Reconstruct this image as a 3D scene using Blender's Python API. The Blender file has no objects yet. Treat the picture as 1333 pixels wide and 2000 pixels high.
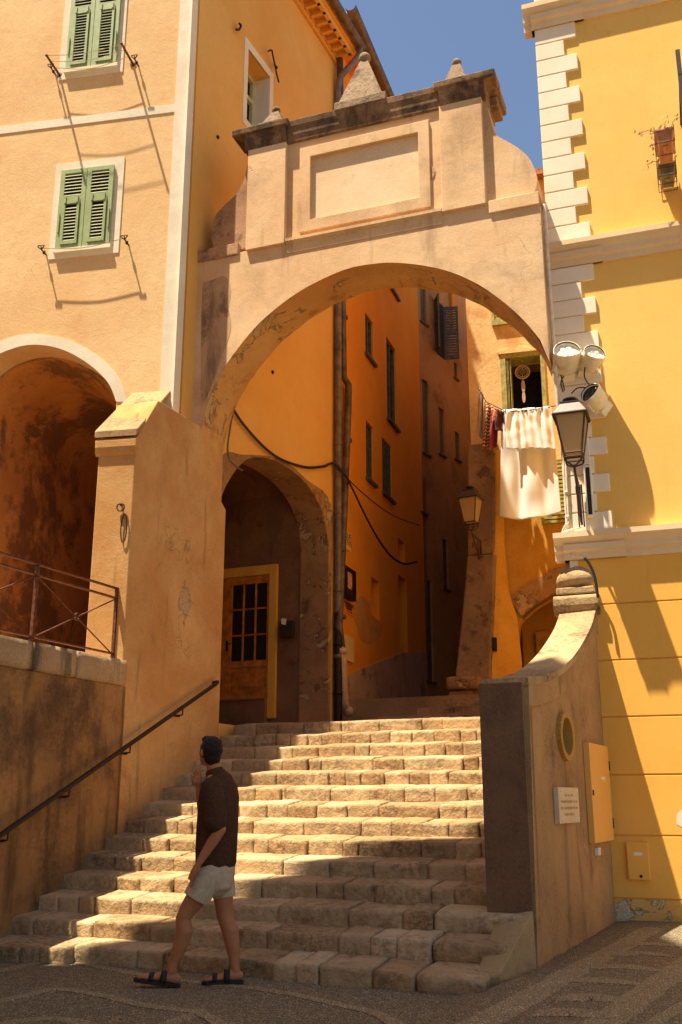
import bpy, bmesh, math, random
from math import sin, cos, tan, pi, radians as R, sqrt, atan2
from mathutils import Vector as V, Matrix, noise
from mathutils.geometry import tessellate_polygon
rnd = random.Random(7)
S = bpy.context.scene
COL = S.collection

# ------------------------------------------------------------------ camera and survey geometry
FPX, PITCH, HC = 1980.0, R(15.9), 1.32
def ray(x, y):
    u = (x - 666.5) / FPX; v = (1000 - y) / FPX
    return V((u, cos(PITCH) - v * sin(PITCH), sin(PITCH) + v * cos(PITCH)))
def atz(x, y, z=0.0):
    r = ray(x, y); t = (z - HC) / r.z
    return V((r.x * t, r.y * t, z))
def aty(x, y, Y):
    r = ray(x, y); t = Y / r.y
    return V((r.x * t, Y, HC + r.z * t))
class Fr:
    """vertical working plane: a runs along it, z is up, n is outwards"""
    def __init__(s, p0, d, n):
        s.p = V((p0[0], p0[1])); s.d = V(d).normalized(); s.n = V(n).normalized()
    def w(s, a, z, n=0.0):
        q = s.p + s.d * a + s.n * n
        return V((q.x, q.y, z))
    def px(s, x, y, n=0.0):
        r = ray(x, y); p = s.p + s.n * n
        det = r.x * (-s.d.y) + s.d.x * r.y
        t = (p.x * (-s.d.y) + s.d.x * p.y) / det
        a = (r.x * p.y - r.y * p.x) / det
        return (a, HC + r.z * t)
    def off(s, a, n):
        q = s.p + s.d * a + s.n * n
        return Fr((q.x, q.y), s.d, s.n)
def frontal(p0, az):
    a = R(az); return Fr(p0, (cos(a), -sin(a)), (-sin(a), -cos(a)))
def side(p0, az):
    a = R(az); return Fr(p0, (sin(a), cos(a)), (cos(a), -sin(a)))

X0 = V((0.859, 7.852)); D = V((sin(R(24)), cos(R(24)))); SS = V((cos(R(24)), -sin(R(24))))
def mq(m, q):
    p = X0 + SS * m + D * q
    return (p.x, p.y)
TREAD, RISE, RISE1 = 0.330, 0.165, 0.130
TW = side(mq(-4.36, 0), 24)          # terrace wall and buttress side
WG = side(mq(-4.50, 0), 24)          # alley wing of the corner house
CORNER = (-2.144, 12.172)
FA = frontal(CORNER, 10.7)           # peach facade (a < 0 to the left)
AR = frontal((-1.842, 12.505), 20)   # archway front
BB = frontal((2.65, 11.40), 19)      # yellow house front
KK = side((1.488, 8.39), 25.4)       # parapet outer face
e = WG.px(655, 900)[0]
AL = side((WG.w(e, 0).x, WG.w(e, 0).y), 18.5)   # orange alley house, along the alley
LL = frontal((2.35, 17.0), 15)       # laundry house
SUN = V((0.59, 0.25, -1.81)).normalized()

# ------------------------------------------------------------------ materials
def lin(c):
    g_ = .3 * c[0] + .6 * c[1] + .1 * c[2]; c = [v + (g_ - v) * .07 for v in c]; c[1] = min(255, c[1] * 1.012)
    return tuple(((v / 255) / 12.92 if v <= 10 else (((v / 255) + .055) / 1.055) ** 2.4) for v in c) + (1,)
MATS = {}
def nodes(name):
    m = bpy.data.materials.new(name); m.use_nodes = True
    nt = m.node_tree; nt.nodes.clear()
    out = nt.nodes.new('ShaderNodeOutputMaterial'); b = nt.nodes.new('ShaderNodeBsdfPrincipled')
    nt.links.new(b.outputs[0], out.inputs[0])
    MATS[name] = m
    return m, nt, b
def N(nt, typ, **kw):
    n = nt.nodes.new(typ)
    for k, v in kw.items():
        if k in n.inputs: n.inputs[k].default_value = v
        else: setattr(n, k, v)
    return n
def coords(nt, scale=(1, 1, 1)):
    tc = N(nt, 'ShaderNodeTexCoord'); mp = N(nt, 'ShaderNodeMapping')
    mp.inputs['Scale'].default_value = scale
    nt.links.new(tc.outputs['Object'], mp.inputs[0])
    return mp.outputs[0]
def noi(nt, co, scale, detail=5, rough=.6, dist=0):
    n = N(nt, 'ShaderNodeTexNoise'); n.inputs['Scale'].default_value = scale
    n.inputs['Detail'].default_value = detail; n.inputs['Roughness'].default_value = rough
    n.inputs['Distortion'].default_value = dist
    nt.links.new(co, n.inputs['Vector']); return n.outputs['Fac']
def ramp(nt, fac, a, b):
    m = N(nt, 'ShaderNodeMapRange'); m.inputs['From Min'].default_value = a; m.inputs['From Max'].default_value = b
    m.interpolation_type = 'SMOOTHSTEP'
    nt.links.new(fac, m.inputs['Value']); return m.outputs[0]
def math_(nt, op, a, b=None):
    m = N(nt, 'ShaderNodeMath', operation=op)
    for i, v in enumerate((a, b)):
        if v is None: continue
        if isinstance(v, (int, float)): m.inputs[i].default_value = v
        else: nt.links.new(v, m.inputs[i])
    return m.outputs[0]
def mixc(nt, fac, a, b, mode='MIX'):
    m = N(nt, 'ShaderNodeMix', data_type='RGBA', blend_type=mode)
    if isinstance(fac, (int, float)): m.inputs[0].default_value = fac
    else: nt.links.new(fac, m.inputs[0])
    for i, v in ((6, a), (7, b)):
        if isinstance(v, tuple): m.inputs[i].default_value = v
        else: nt.links.new(v, m.inputs[i])
    return m.outputs[2]
def bump(nt, bsdf, hs, strength=.4, dist=.01):
    acc = None
    for h, k in hs:
        t = math_(nt, 'MULTIPLY', h, k); acc = t if acc is None else math_(nt, 'ADD', acc, t)
    b = N(nt, 'ShaderNodeBump'); b.inputs['Strength'].default_value = strength; b.inputs['Distance'].default_value = dist
    nt.links.new(acc, b.inputs['Height']); nt.links.new(b.outputs[0], bsdf.inputs['Normal'])
def plaster(name, base, alt, stain=None, st=(.56, .68), sscale=1.3, streak=None, peel=None, pt=(.63, .645), pscale=1.6,
            scale=.9, grain=.10, bmp=.35, gscale=70, rough=.92, seed=0.0, crack=0.0):
    m, nt, b = nodes(name)
    co = coords(nt)
    mv = N(nt, 'ShaderNodeVectorMath', operation='ADD'); mv.inputs[1].default_value = (seed * 7.3, seed * 3.1, seed * 5.7)
    nt.links.new(co, mv.inputs[0]); co = mv.outputs[0]
    big = noi(nt, co, scale, 6, .62, .4); mid = noi(nt, co, 6, 6, .65); fine = noi(nt, co, gscale, 4, .7)
    c = mixc(nt, ramp(nt, big, .32, .70), lin(base), lin(alt))
    c = mixc(nt, ramp(nt, mid, .45, .75), c, mixc(nt, .45, c, lin(alt)))
    hs = [(fine, .6), (mid, .8), (big, .5)]
    if streak:
        tc = coords(nt, (3.2, 3.2, .42))
        s = noi(nt, tc, 1.4, 5, .6, .3)
        c = mixc(nt, math_(nt, 'MULTIPLY', ramp(nt, s, streak[1], streak[2]), streak[3] if len(streak) > 3 else .8), c, lin(streak[0]))
    if stain:
        s = noi(nt, co, sscale, 9, .70, .25)
        c = mixc(nt, math_(nt, 'MULTIPLY', ramp(nt, s, *st), .85), c, lin(stain))
    if peel:
        s = noi(nt, co, pscale, 9, .62, .5); f = ramp(nt, s, *pt)
        pc = mixc(nt, ramp(nt, fine, .35, .65), lin(peel), lin(tuple(int(v * .72) for v in peel)))
        c = mixc(nt, f, c, pc); hs.append((f, -4.0))
    g = ramp(nt, noi(nt, co, gscale * .62, 3, .75), .36, .62); dk = max(.3, 1 - grain * 1.5)
    gm = ramp(nt, noi(nt, co, 1.7, 4, .6), .3, .65)
    c = mixc(nt, gm, c, mixc(nt, 1.0, c, mixc(nt, g, (dk, dk, dk, 1), (1, 1, 1, 1)), 'MULTIPLY'))
    if crack:
        wv = N(nt, 'ShaderNodeVectorMath', operation='SCALE'); wn = N(nt, 'ShaderNodeTexNoise'); wn.inputs['Scale'].default_value = 2.5; wn.inputs['Detail'].default_value = 6; nt.links.new(co, wn.inputs['Vector'])
        nt.links.new(wn.outputs['Color'], wv.inputs[0]); wv.inputs['Scale'].default_value = .9
        wa = N(nt, 'ShaderNodeVectorMath', operation='ADD'); nt.links.new(co, wa.inputs[0]); nt.links.new(wv.outputs[0], wa.inputs[1])
        cv = N(nt, 'ShaderNodeTexVoronoi', feature='DISTANCE_TO_EDGE'); cv.inputs['Scale'].default_value = .8; nt.links.new(wa.outputs[0], cv.inputs['Vector'])
        line = math_(nt, 'SUBTRACT', 1.0, ramp(nt, cv.outputs['Distance'], .0005, .0045)); mk = ramp(nt, noi(nt, co, 1.1, 3, .5), .55, .66)
        lm = math_(nt, 'MULTIPLY', math_(nt, 'MULTIPLY', line, mk), crack)
        c = mixc(nt, lm, c, lin(tuple(int(v * .5) for v in base))); hs.append((lm, -2.5))
    nt.links.new(c, b.inputs['Base Color'])
    b.inputs['Roughness'].default_value = rough; b.inputs['Specular IOR Level'].default_value = .2
    bump(nt, b, hs, bmp, .012)
    return m
def simple(name, col, rough=.6, metal=0.0, var=.15, scale=12, bmp=.1, spec=.4):
    m, nt, b = nodes(name)
    co = coords(nt); n = noi(nt, co, scale, 5, .65); n2 = noi(nt, co, scale * 9, 3, .6)
    l = lin(col); dk = tuple(v * (1 - var * 2) for v in l[:3]) + (1,); lt = tuple(min(1, v * (1 + var)) for v in l[:3]) + (1,)
    nt.links.new(mixc(nt, ramp(nt, n, .3, .7), dk, lt), b.inputs['Base Color'])
    b.inputs['Roughness'].default_value = rough; b.inputs['Metallic'].default_value = metal
    b.inputs['Specular IOR Level'].default_value = spec
    bump(nt, b, [(n, .5), (n2, .5)], bmp, .004)
    return m
def glassy(name, col, alpha=1.0, rough=.12):
    m, nt, b = nodes(name)
    b.inputs['Base Color'].default_value = lin(col); b.inputs['Roughness'].default_value = rough
    b.inputs['Specular IOR Level'].default_value = .6
    if alpha < 1: b.inputs['Transmission Weight'].default_value = 1 - alpha
    return m
def frost(name, col, tw=.55):
    m, nt, b = nodes(name)
    out = [n for n in nt.nodes if n.type == 'OUTPUT_MATERIAL'][0]
    t = N(nt, 'ShaderNodeBsdfTranslucent'); t.inputs[0].default_value = lin(col)
    mx = N(nt, 'ShaderNodeMixShader'); mx.inputs[0].default_value = tw
    co = coords(nt); n = noi(nt, co, 260, 2, .6)
    nt.links.new(mixc(nt, ramp(nt, n, .35, .65), tuple(v * .8 for v in lin(col)[:3]) + (1,), lin(col)), b.inputs['Base Color'])
    b.inputs['Roughness'].default_value = .35
    nt.links.new(b.outputs[0], mx.inputs[1]); nt.links.new(t.outputs[0], mx.inputs[2]); nt.links.new(mx.outputs[0], out.inputs[0])
    return m

PEACH = plaster('peach_plaster', (240, 199, 144), (231, 182, 124), stain=(222, 166, 106), st=(.55, .75), scale=.6, grain=.06, bmp=.5, gscale=45, crack=.3)
WINGOCH = plaster('ochre_wing_plaster', (237, 182, 98), (231, 166, 76), scale=.5, grain=.05, bmp=.25, seed=1)
WHITEP = plaster('white_lime_paint', (240, 226, 204), (228, 210, 184), scale=1.5, grain=.06, bmp=.25, seed=2)
VAULT = plaster('sooty_vault_plaster', (236, 164, 88), (214, 142, 74), stain=(132, 92, 62), st=(.50, .60), sscale=.7, peel=(176, 126, 78), pt=(.60, .64), pscale=1.0, grain=.15, seed=3)
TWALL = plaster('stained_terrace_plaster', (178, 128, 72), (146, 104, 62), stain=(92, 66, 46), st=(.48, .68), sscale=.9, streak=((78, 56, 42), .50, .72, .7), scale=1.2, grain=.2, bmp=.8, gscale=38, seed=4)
BUTT = plaster('ochre_buttress_plaster', (214, 166, 106), (196, 138, 76), stain=(140, 98, 64), st=(.54, .70), sscale=.8, peel=(208, 174, 128), pt=(.63, .66), pscale=1.1, streak=((112, 78, 54), .58, .72, .55), grain=.12, bmp=.6, seed=5, crack=.6)
ARCHP = plaster('archway_plaster', (230, 190, 146), (218, 170, 122), stain=(186, 146, 110), st=(.48, .72), sscale=.9, streak=((132, 102, 80), .54, .76, .5), scale=.8, grain=.09, bmp=.5, seed=6, crack=.7)
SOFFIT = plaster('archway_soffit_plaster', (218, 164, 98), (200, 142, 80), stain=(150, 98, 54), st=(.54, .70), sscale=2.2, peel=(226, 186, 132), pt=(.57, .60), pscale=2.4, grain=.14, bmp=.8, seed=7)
DARKCAP = plaster('lichen_cornice_stone', (176, 136, 102), (130, 98, 74), stain=(78, 58, 46), st=(.46, .62), sscale=2.2, streak=((74, 56, 44), .50, .68, .75), grain=.2, bmp=.9, gscale=40, seed=8)
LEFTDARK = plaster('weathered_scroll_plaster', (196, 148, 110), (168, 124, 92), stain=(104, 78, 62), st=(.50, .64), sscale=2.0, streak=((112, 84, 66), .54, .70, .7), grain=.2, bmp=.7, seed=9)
PINN = plaster('pebbled_pinnacle_stone', (172, 142, 112), (136, 110, 86), stain=(92, 76, 62), st=(.52, .64), sscale=5, grain=.3, bmp=1.4, gscale=36, seed=10)
YELLOW = plaster('yellow_plaster', (243, 191, 101), (239, 181, 88), scale=.5, grain=.03, bmp=.18, gscale=50, seed=11, crack=.25, streak=((222, 168, 84), .52, .78, .45))
YELLOWLOW = plaster('deep_yellow_plaster', (240, 177, 76), (234, 167, 66), streak=((216, 156, 64), .52, .78, .45), peel=(230, 206, 168), pt=(.74, .75), pscale=.9, scale=.5, grain=.03, bmp=.15, seed=12)
QUOIN = plaster('white_quoin_paint', (244, 224, 202), (236, 212, 186), scale=1.2, grain=.03, bmp=.12, seed=13)
BCORN = plaster('cream_cornice_paint', (234, 204, 166), (226, 190, 150), scale=1.2, grain=.04, bmp=.12, seed=14)
BASEPEEL = plaster('peeled_base_plaster', (226, 180, 110), (222, 166, 80), stain=(196, 150, 90), peel=(230, 204, 164), pt=(.50, .52), pscale=3, grain=.12, bmp=.8, seed=15)
ORANGE = plaster('orange_plaster', (242, 156, 34), (236, 142, 24), scale=.5, stain=(226, 150, 56), st=(.55, .7), grain=.05, bmp=.2, seed=16)
ORANGEW = plaster('faded_orange_plaster', (238, 160, 70), (230, 146, 52), scale=.7, grain=.05, bmp=.2, seed=17)
BROWNW = plaster('brown_alley_plaster', (196, 140, 80), (176, 122, 70), stain=(150, 106, 64), st=(.5, .65), scale=.6, grain=.12, bmp=.4, seed=18)
PLINTH = plaster('grey_render_plinth', (206, 168, 134), (184, 148, 116), stain=(104, 82, 66), st=(.52, .66), grain=.2, bmp=.5, seed=19)
PEELW = plaster('peeling_passage_plaster', (184, 136, 90), (154, 112, 74), stain=(104, 74, 50), st=(.52, .68), sscale=2.2, peel=(220, 180, 132), pt=(.58, .61), pscale=3.2, grain=.2, bmp=1.0, seed=20)
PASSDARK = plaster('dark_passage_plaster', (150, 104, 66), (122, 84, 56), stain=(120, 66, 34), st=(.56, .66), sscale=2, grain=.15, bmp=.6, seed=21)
LPLAST = plaster('sand_plaster', (234, 196, 138), (224, 178, 114), stain=(206, 156, 96), st=(.55, .7), grain=.15, bmp=.7, gscale=34, seed=22)
LOCHRE = plaster('deep_ochre_plaster', (212, 156, 62), (196, 136, 46), stain=(160, 110, 46), st=(.55, .72), grain=.12, bmp=.4, seed=23)
PIERST = plaster('rough_pier_render', (160, 126, 94), (128, 98, 74), stain=(92, 68, 52), st=(.54, .62), sscale=3, grain=.16, bmp=.9, gscale=30, seed=24)
PARAPET = plaster('pebbledash_parapet', (190, 146, 98), (164, 124, 82), stain=(116, 88, 62), st=(.54, .72), sscale=1.4, streak=((112, 84, 60), .54, .72, .6), grain=.20, bmp=.7, gscale=70, seed=25)
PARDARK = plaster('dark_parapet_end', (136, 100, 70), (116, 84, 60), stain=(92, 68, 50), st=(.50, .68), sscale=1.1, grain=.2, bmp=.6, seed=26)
PARTOP = plaster('lichen_coping', (204, 170, 124), (170, 136, 96), stain=(104, 82, 62), st=(.55, .70), sscale=3, grain=.34, bmp=1.3, gscale=50, seed=27)
COPING = plaster('grey_coping_stone', (200, 166, 122), (168, 136, 100), streak=((92, 74, 60), .48, .66, .8), grain=.2, bmp=.6, seed=28)
BCOPE = plaster('buttress_coping', (186, 148, 104), (158, 122, 84), stain=(110, 86, 64), st=(.54, .66), sscale=3, grain=.3, bmp=1.0, gscale=40, seed=29)
STONE = plaster('limestone_step', (204, 168, 124), (172, 138, 98), stain=(140, 106, 72), st=(.54, .70), sscale=3.4, streak=None, grain=.32, bmp=2.4, gscale=30, scale=1.6, seed=30)
STONEB = plaster('pale_limestone_step', (216, 182, 138), (188, 154, 112), stain=(150, 116, 80), st=(.56, .72), sscale=4.1, grain=.28, bmp=2.4, gscale=28, scale=1.2, seed=60)
STONEC = plaster('warm_limestone_step', (194, 154, 108), (164, 128, 88), stain=(128, 94, 62), st=(.54, .70), sscale=3.0, grain=.34, bmp=2.5, gscale=32, scale=2, seed=61)
MORTAR = plaster('step_mortar', (110, 88, 64), (82, 66, 50), grain=.4, bmp=1.2, gscale=50, seed=31)
SIGNP = plaster('pale_plate', (234, 196, 130), (224, 184, 116), grain=.05, bmp=.15, seed=32)
MARBLE = plaster('marble_plaque', (224, 196, 158), (214, 184, 144), scale=3, grain=.06, bmp=.1, seed=33)
CABINET = plaster('painted_cabinet', (240, 176, 88), (236, 168, 80), scale=1, grain=.03, bmp=.05, rough=.55, seed=34)
RINGY = plaster('yellow_ring_plaster', (204, 152, 70), (180, 130, 58), grain=.2, bmp=.6, seed=35)
GREEN = simple('green_shutter_paint', (150, 164, 106), .55, var=.08, scale=8)
SLAT = simple('pale_louvre_paint', (196, 196, 150), .6, var=.08)
DKGREEN = simple('dark_shutter_paint', (92, 88, 66), .6, var=.2)
OLIVE = simple('olive_frame_paint', (168, 158, 84), .6, var=.2)
DARK = simple('dark_interior', (46, 34, 26), .8, var=.3, bmp=0)
PANE = glassy('dark_window_glass', (30, 30, 34), 1, .08)
IRON = simple('wrought_iron', (58, 44, 36), .5, .6, var=.25, scale=30)
RUST = simple('rusty_red_iron', (112, 62, 40), .6, .4, var=.3, scale=25)
LAMPI = simple('lantern_dark_paint', (72, 54, 46), .42, .3, var=.15, scale=20)
CABLE = simple('black_cable', (40, 32, 28), .5, var=.2)
WCABLE = simple('pale_cable', (226, 206, 180), .5, var=.1)
ZINC = simple('dull_zinc', (128, 110, 94), .5, .35, var=.2, scale=6, bmp=.15)
ZINCB = simple('brown_zinc', (112, 92, 74), .5, .35, var=.25, scale=5, bmp=.15)
CLAYP = simple('pale_pipe', (204, 164, 128), .6, var=.1)
FLOODW = simple('white_powder_coat', (238, 224, 202), .4, var=.04)
LENS = simple('floodlight_lens', (238, 230, 214), .2, 0, var=.06, scale=60)
LENSD = glassy('dark_lens', (40, 36, 32), 1, .08)
TILE = simple('terracotta_roof_tile', (176, 110, 76), .8, var=.25, scale=9, bmp=.4)
TERRA = simple('terracotta_pot', (190, 122, 84), .75, var=.15)
GREYPOT = simple('grey_planter', (126, 110, 78), .7, var=.2)
LEAF = simple('dry_leaf', (176, 132, 50), .7, var=.35, scale=40)
FLOWER = simple('faded_red_bloom', (190, 96, 74), .7, var=.3, scale=40)
WOOD = simple('varnished_door_wood', (206, 118, 36), .5, var=.2, scale=7, bmp=.2)
DOORF = plaster('yellow_door_surround', (242, 178, 66), (232, 164, 54), grain=.08, bmp=.3, seed=36)
SHEET = frost('white_cotton', (251, 248, 243), .12)
TOWEL = simple('grey_towel', (186, 160, 138), .95, var=.12, scale=50, bmp=.3)
PINKT = simple('maroon_cloth', (150, 62, 66), .95, var=.15, scale=50)
DARKC = simple('dark_plum_cloth', (92, 54, 52), .95, var=.15, scale=50)
SALMON = simple('salmon_cloth', (232, 136, 100), .95, var=.1, scale=50)
SHIRT = simple('brown_shirt_cloth', (86, 56, 38), .95, var=.14, scale=60, bmp=.4, spec=.1)
SHORTS = simple('beige_shorts_cloth', (206, 176, 142), .95, var=.08, scale=26, bmp=.35, spec=.1)
SKIN = simple('tanned_skin', (190, 118, 74), .55, var=.06, scale=18, bmp=.1, spec=.3)
HAIR = simple('dark_brown_hair', (44, 28, 18), .7, var=.35, scale=140, bmp=.8, spec=.3)
SANDAL = simple('black_sandal', (40, 29, 22), .6, var=.15)
INK = simple('faded_ink', (120, 70, 36), .8, var=.2)
INKD = simple('dark_ink', (70, 44, 34), .8, var=.2)
INKP = simple('plaque_lettering', (170, 132, 98), .8, var=.1)
PICT = plaster('faded_print', (214, 110, 74), (236, 196, 160), stain=(120, 40, 30), st=(.5, .6), sscale=14, scale=9, grain=.1, bmp=0, seed=37)
OLDW = plaster('town_house_plaster', (226, 180, 128), (216, 166, 110), grain=.05, bmp=.3, seed=38)
BUFF = plaster('smooth_ramp_plaster', (182, 150, 104), (164, 132, 90), stain=(140, 110, 76), st=(.55, .7), grain=.2, bmp=.4, seed=39)
TERRF = plaster('terrace_paving', (170, 130, 90), (150, 112, 78), grain=.2, bmp=.4, seed=40)
STRIPE_N = nodes('striped_red_cloth')
def _stripe():
    m, nt, b = STRIPE_N
    tc = N(nt, 'ShaderNodeTexCoord'); sx = N(nt, 'ShaderNodeSeparateXYZ'); nt.links.new(tc.outputs['Object'], sx.inputs[0])
    s = math_(nt, 'SINE', math_(nt, 'MULTIPLY', sx.outputs['Z'], 95.0))
    nt.links.new(mixc(nt, ramp(nt, s, -.2, .2), lin((110, 40, 40)), lin((226, 178, 130))), b.inputs['Base Color'])
    b.inputs['Roughness'].default_value = .95
_stripe(); STRIPED = MATS['striped_red_cloth']
def pebble(name, a, b_, c_):
    m, nt, b = nodes(name)
    co = coords(nt, (1, .62, 1))
    vo = N(nt, 'ShaderNodeTexVoronoi', feature='F1'); vo.inputs['Scale'].default_value = 50; nt.links.new(co, vo.inputs['Vector'])
    ve = N(nt, 'ShaderNodeTexVoronoi', feature='DISTANCE_TO_EDGE'); ve.inputs['Scale'].default_value = 50; nt.links.new(co, ve.inputs['Vector'])
    big = noi(nt, co, 1.1, 6, .65); fine = noi(nt, co, 120, 3, .6)
    sp = N(nt, 'ShaderNodeSeparateColor'); nt.links.new(vo.outputs['Color'], sp.inputs[0])
    c = mixc(nt, sp.outputs[0], lin(a), lin(b_))
    c = mixc(nt, math_(nt, 'MULTIPLY', ramp(nt, big, .4, .7), .5), c, lin(c_))
    e_ = ramp(nt, ve.outputs['Distance'], .0, .16)
    c = mixc(nt, e_, tuple(v * .35 for v in lin(c_)[:3]) + (1,), c)
    nt.links.new(c, b.inputs['Base Color']); b.inputs['Roughness'].default_value = .7
    b.inputs['Specular IOR Level'].default_value = .3
    bump(nt, b, [(ramp(nt, ve.outputs['Distance'], 0, .32), 1.0), (fine, .15)], 1.0, .010)
    return m
PEBD = pebble('dark_pebble_paving', (190, 170, 134), (134, 118, 92), (142, 124, 98))
PEBL = pebble('light_pebble_paving', (212, 190, 148), (172, 150, 112), (178, 156, 120))

# ------------------------------------------------------------------ object helpers
class MB:
    def __init__(s): s.bm = bmesh.new(); s.mi = 0
    def face(s, vs):
        try:
            f = s.bm.faces.new(vs); f.material_index = s.mi; return f
        except ValueError: return None
    def poly(s, pts):
        return s.face([s.bm.verts.new(p) for p in pts])
    def prism(s, fr, outer, n0, n1, holes=(), back=True):
        loops = [outer] + list(holes); flat = [p for l in loops for p in l]
        vf = [s.bm.verts.new(fr.w(a, z, n1)) for a, z in flat]; vb = [s.bm.verts.new(fr.w(a, z, n0)) for a, z in flat]
        tris = tessellate_polygon([[V((a, z, 0)) for a, z in l] for l in loops])
        for t in tris:
            s.face([vf[i] for i in t])
            if back: s.face([vb[i] for i in reversed(t)])
        o = 0
        for l in loops:
            k = len(l)
            for i in range(k):
                j = (i + 1) % k
                s.face([vf[o + i], vf[o + j], vb[o + j], vb[o + i]])
            o += k
        return s
    def box(s, fr, a0, a1, z0, z1, n0, n1):
        c = [s.bm.verts.new(fr.w(a, z, n)) for n in (n0, n1) for z in (z0, z1) for a in (a0, a1)]
        for f in ((0, 1, 3, 2), (4, 6, 7, 5), (0, 2, 6, 4), (1, 5, 7, 3), (0, 4, 5, 1), (2, 3, 7, 6)): s.face([c[i] for i in f])
        return s
    def cbox(s, c, sx, sy, sz, rot=None):
        vs = []
        for z in (-.5, .5):
            for y in (-.5, .5):
                for x in (-.5, .5):
                    p = V((x * sx, y * sy, z * sz))
                    if rot: p = rot @ p
                    vs.append(s.bm.verts.new(V(c) + p))
        for f in ((0, 1, 3, 2), (4, 6, 7, 5), (0, 2, 6, 4), (1, 5, 7, 3), (0, 4, 5, 1), (2, 3, 7, 6)): s.face([vs[i] for i in f])
        return s
    def hull(s, pts):
        vs = [s.bm.verts.new(p) for p in pts]
        r = bmesh.ops.convex_hull(s.bm, input=vs)
        for g in r['geom']:
            if isinstance(g, bmesh.types.BMFace): g.material_index = s.mi
        bmesh.ops.delete(s.bm, geom=list({g for g in r['geom_interior'] if isinstance(g, bmesh.types.BMVert)}), context='VERTS')
        return s
    def tube(s, pts, rad, seg=10, ell=None, up=None, cap='round'):
        """swept tube; rad a number or list of r or (rx, ry)"""
        pts = [V(p) for p in pts]; n = len(pts)
        if not isinstance(rad, (list, tuple)): rad = [rad] * n
        rings = []; prev = None
        for i in range(n):
            t = (pts[min(i + 1, n - 1)] - pts[max(i - 1, 0)])
            t = t.normalized() if t.length > 1e-9 else V((0, 0, 1))
            if up is not None: x = V(up) - t * V(up).dot(t)
            elif prev is None:
                u = V((0, 0, 1)) if abs(t.z) < .9 else V((1, 0, 0)); x = u - t * u.dot(t)
            else: x = prev - t * prev.dot(t)
            x.normalize(); prev = x; y = t.cross(x)
            r = rad[i]; rx, ry = (r, r) if not isinstance(r, (tuple, list)) else r
            rings.append((pts[i], t, x, y, rx, ry))
        def ring(c, x, y, rx, ry): return [s.bm.verts.new(c + x * (rx * cos(2 * pi * k / seg)) + y * (ry * sin(2 * pi * k / seg))) for k in range(seg)]
        R_ = [ring(p, x, y, rx, ry) for p, t, x, y, rx, ry in rings]
        if cap == 'round':
            def dome(i, sg):
                p, t, x, y, rx, ry = rings[i]; out = []
                for a in (30, 60):
                    k = cos(R(a)); h = min(rx, ry) * sin(R(a)) * sg
                    out.append(ring(p + t * h, x, y, rx * k, ry * k))
                tip = s.bm.verts.new(p + t * (min(rx, ry) * sg)); return out, tip
            d0, t0 = dome(0, -1); d1, t1 = dome(n - 1, 1)
            R_ = list(reversed(d0)) + R_ + d1
        for a, b in zip(R_[:-1], R_[1:]):
            for k in range(seg):
                s.face([a[k], a[(k + 1) % seg], b[(k + 1) % seg], b[k]])
        if cap == 'round':
            for k in range(seg):
                s.face([t0, R_[0][(k + 1) % seg], R_[0][k]]); s.face([t1, R_[-1][k], R_[-1][(k + 1) % seg]])
        elif cap == 'flat':
            s.face(list(reversed(R_[0]))); s.face(R_[-1])
        return s
    def ball(s, c, r, seg=14, rings=9, rot=None):
        r = (r, r, r) if not isinstance(r, (tuple, list)) else r
        m = Matrix.Translation(V(c)) @ (rot.to_4x4() if rot else Matrix()) @ Matrix.Diagonal((*r, 1))
        res = bmesh.ops.create_uvsphere(s.bm, u_segments=seg, v_segments=rings, radius=1, matrix=m)
        for v in res['verts']:
            for f in v.link_faces: f.material_index = s.mi
        return s
    def lathe(s, c, prof, seg=20, axis=None, cap=True):
        """prof: (r, h) along axis (default z)"""
        q = V((0, 0, 1)).rotation_difference(V(axis)).to_matrix() if axis is not None else Matrix.Identity(3)
        R_ = []
        for r, h in prof:
            R_.append([s.bm.verts.new(V(c) + q @ V((r * cos(2 * pi * k / seg), r * sin(2 * pi * k / seg), h))) for k in range(seg)])
        for a, b in zip(R_[:-1], R_[1:]):
            for k in range(seg): s.face([a[k], a[(k + 1) % seg], b[(k + 1) % seg], b[k]])
        if cap: s.face(list(reversed(R_[0]))); s.face(R_[-1])
        return s
    def sweep(s, fr, prof, a0, a1, z0=0.0):
        """moulding profile (n, z) swept along a"""
        A = [s.bm.verts.new(fr.w(a0, z0 + z, n)) for n, z in prof]; B = [s.bm.verts.new(fr.w(a1, z0 + z, n)) for n, z in prof]
        k = len(prof)
        for i in range(k): s.face([A[i], A[(i + 1) % k], B[(i + 1) % k], B[i]])
        for L_, o in ((A, 1), (B, -1)):
            for t in tessellate_polygon([[V((n, z, 0)) for n, z in prof]]): s.face([L_[i] for i in t][::o])
        return s

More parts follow.
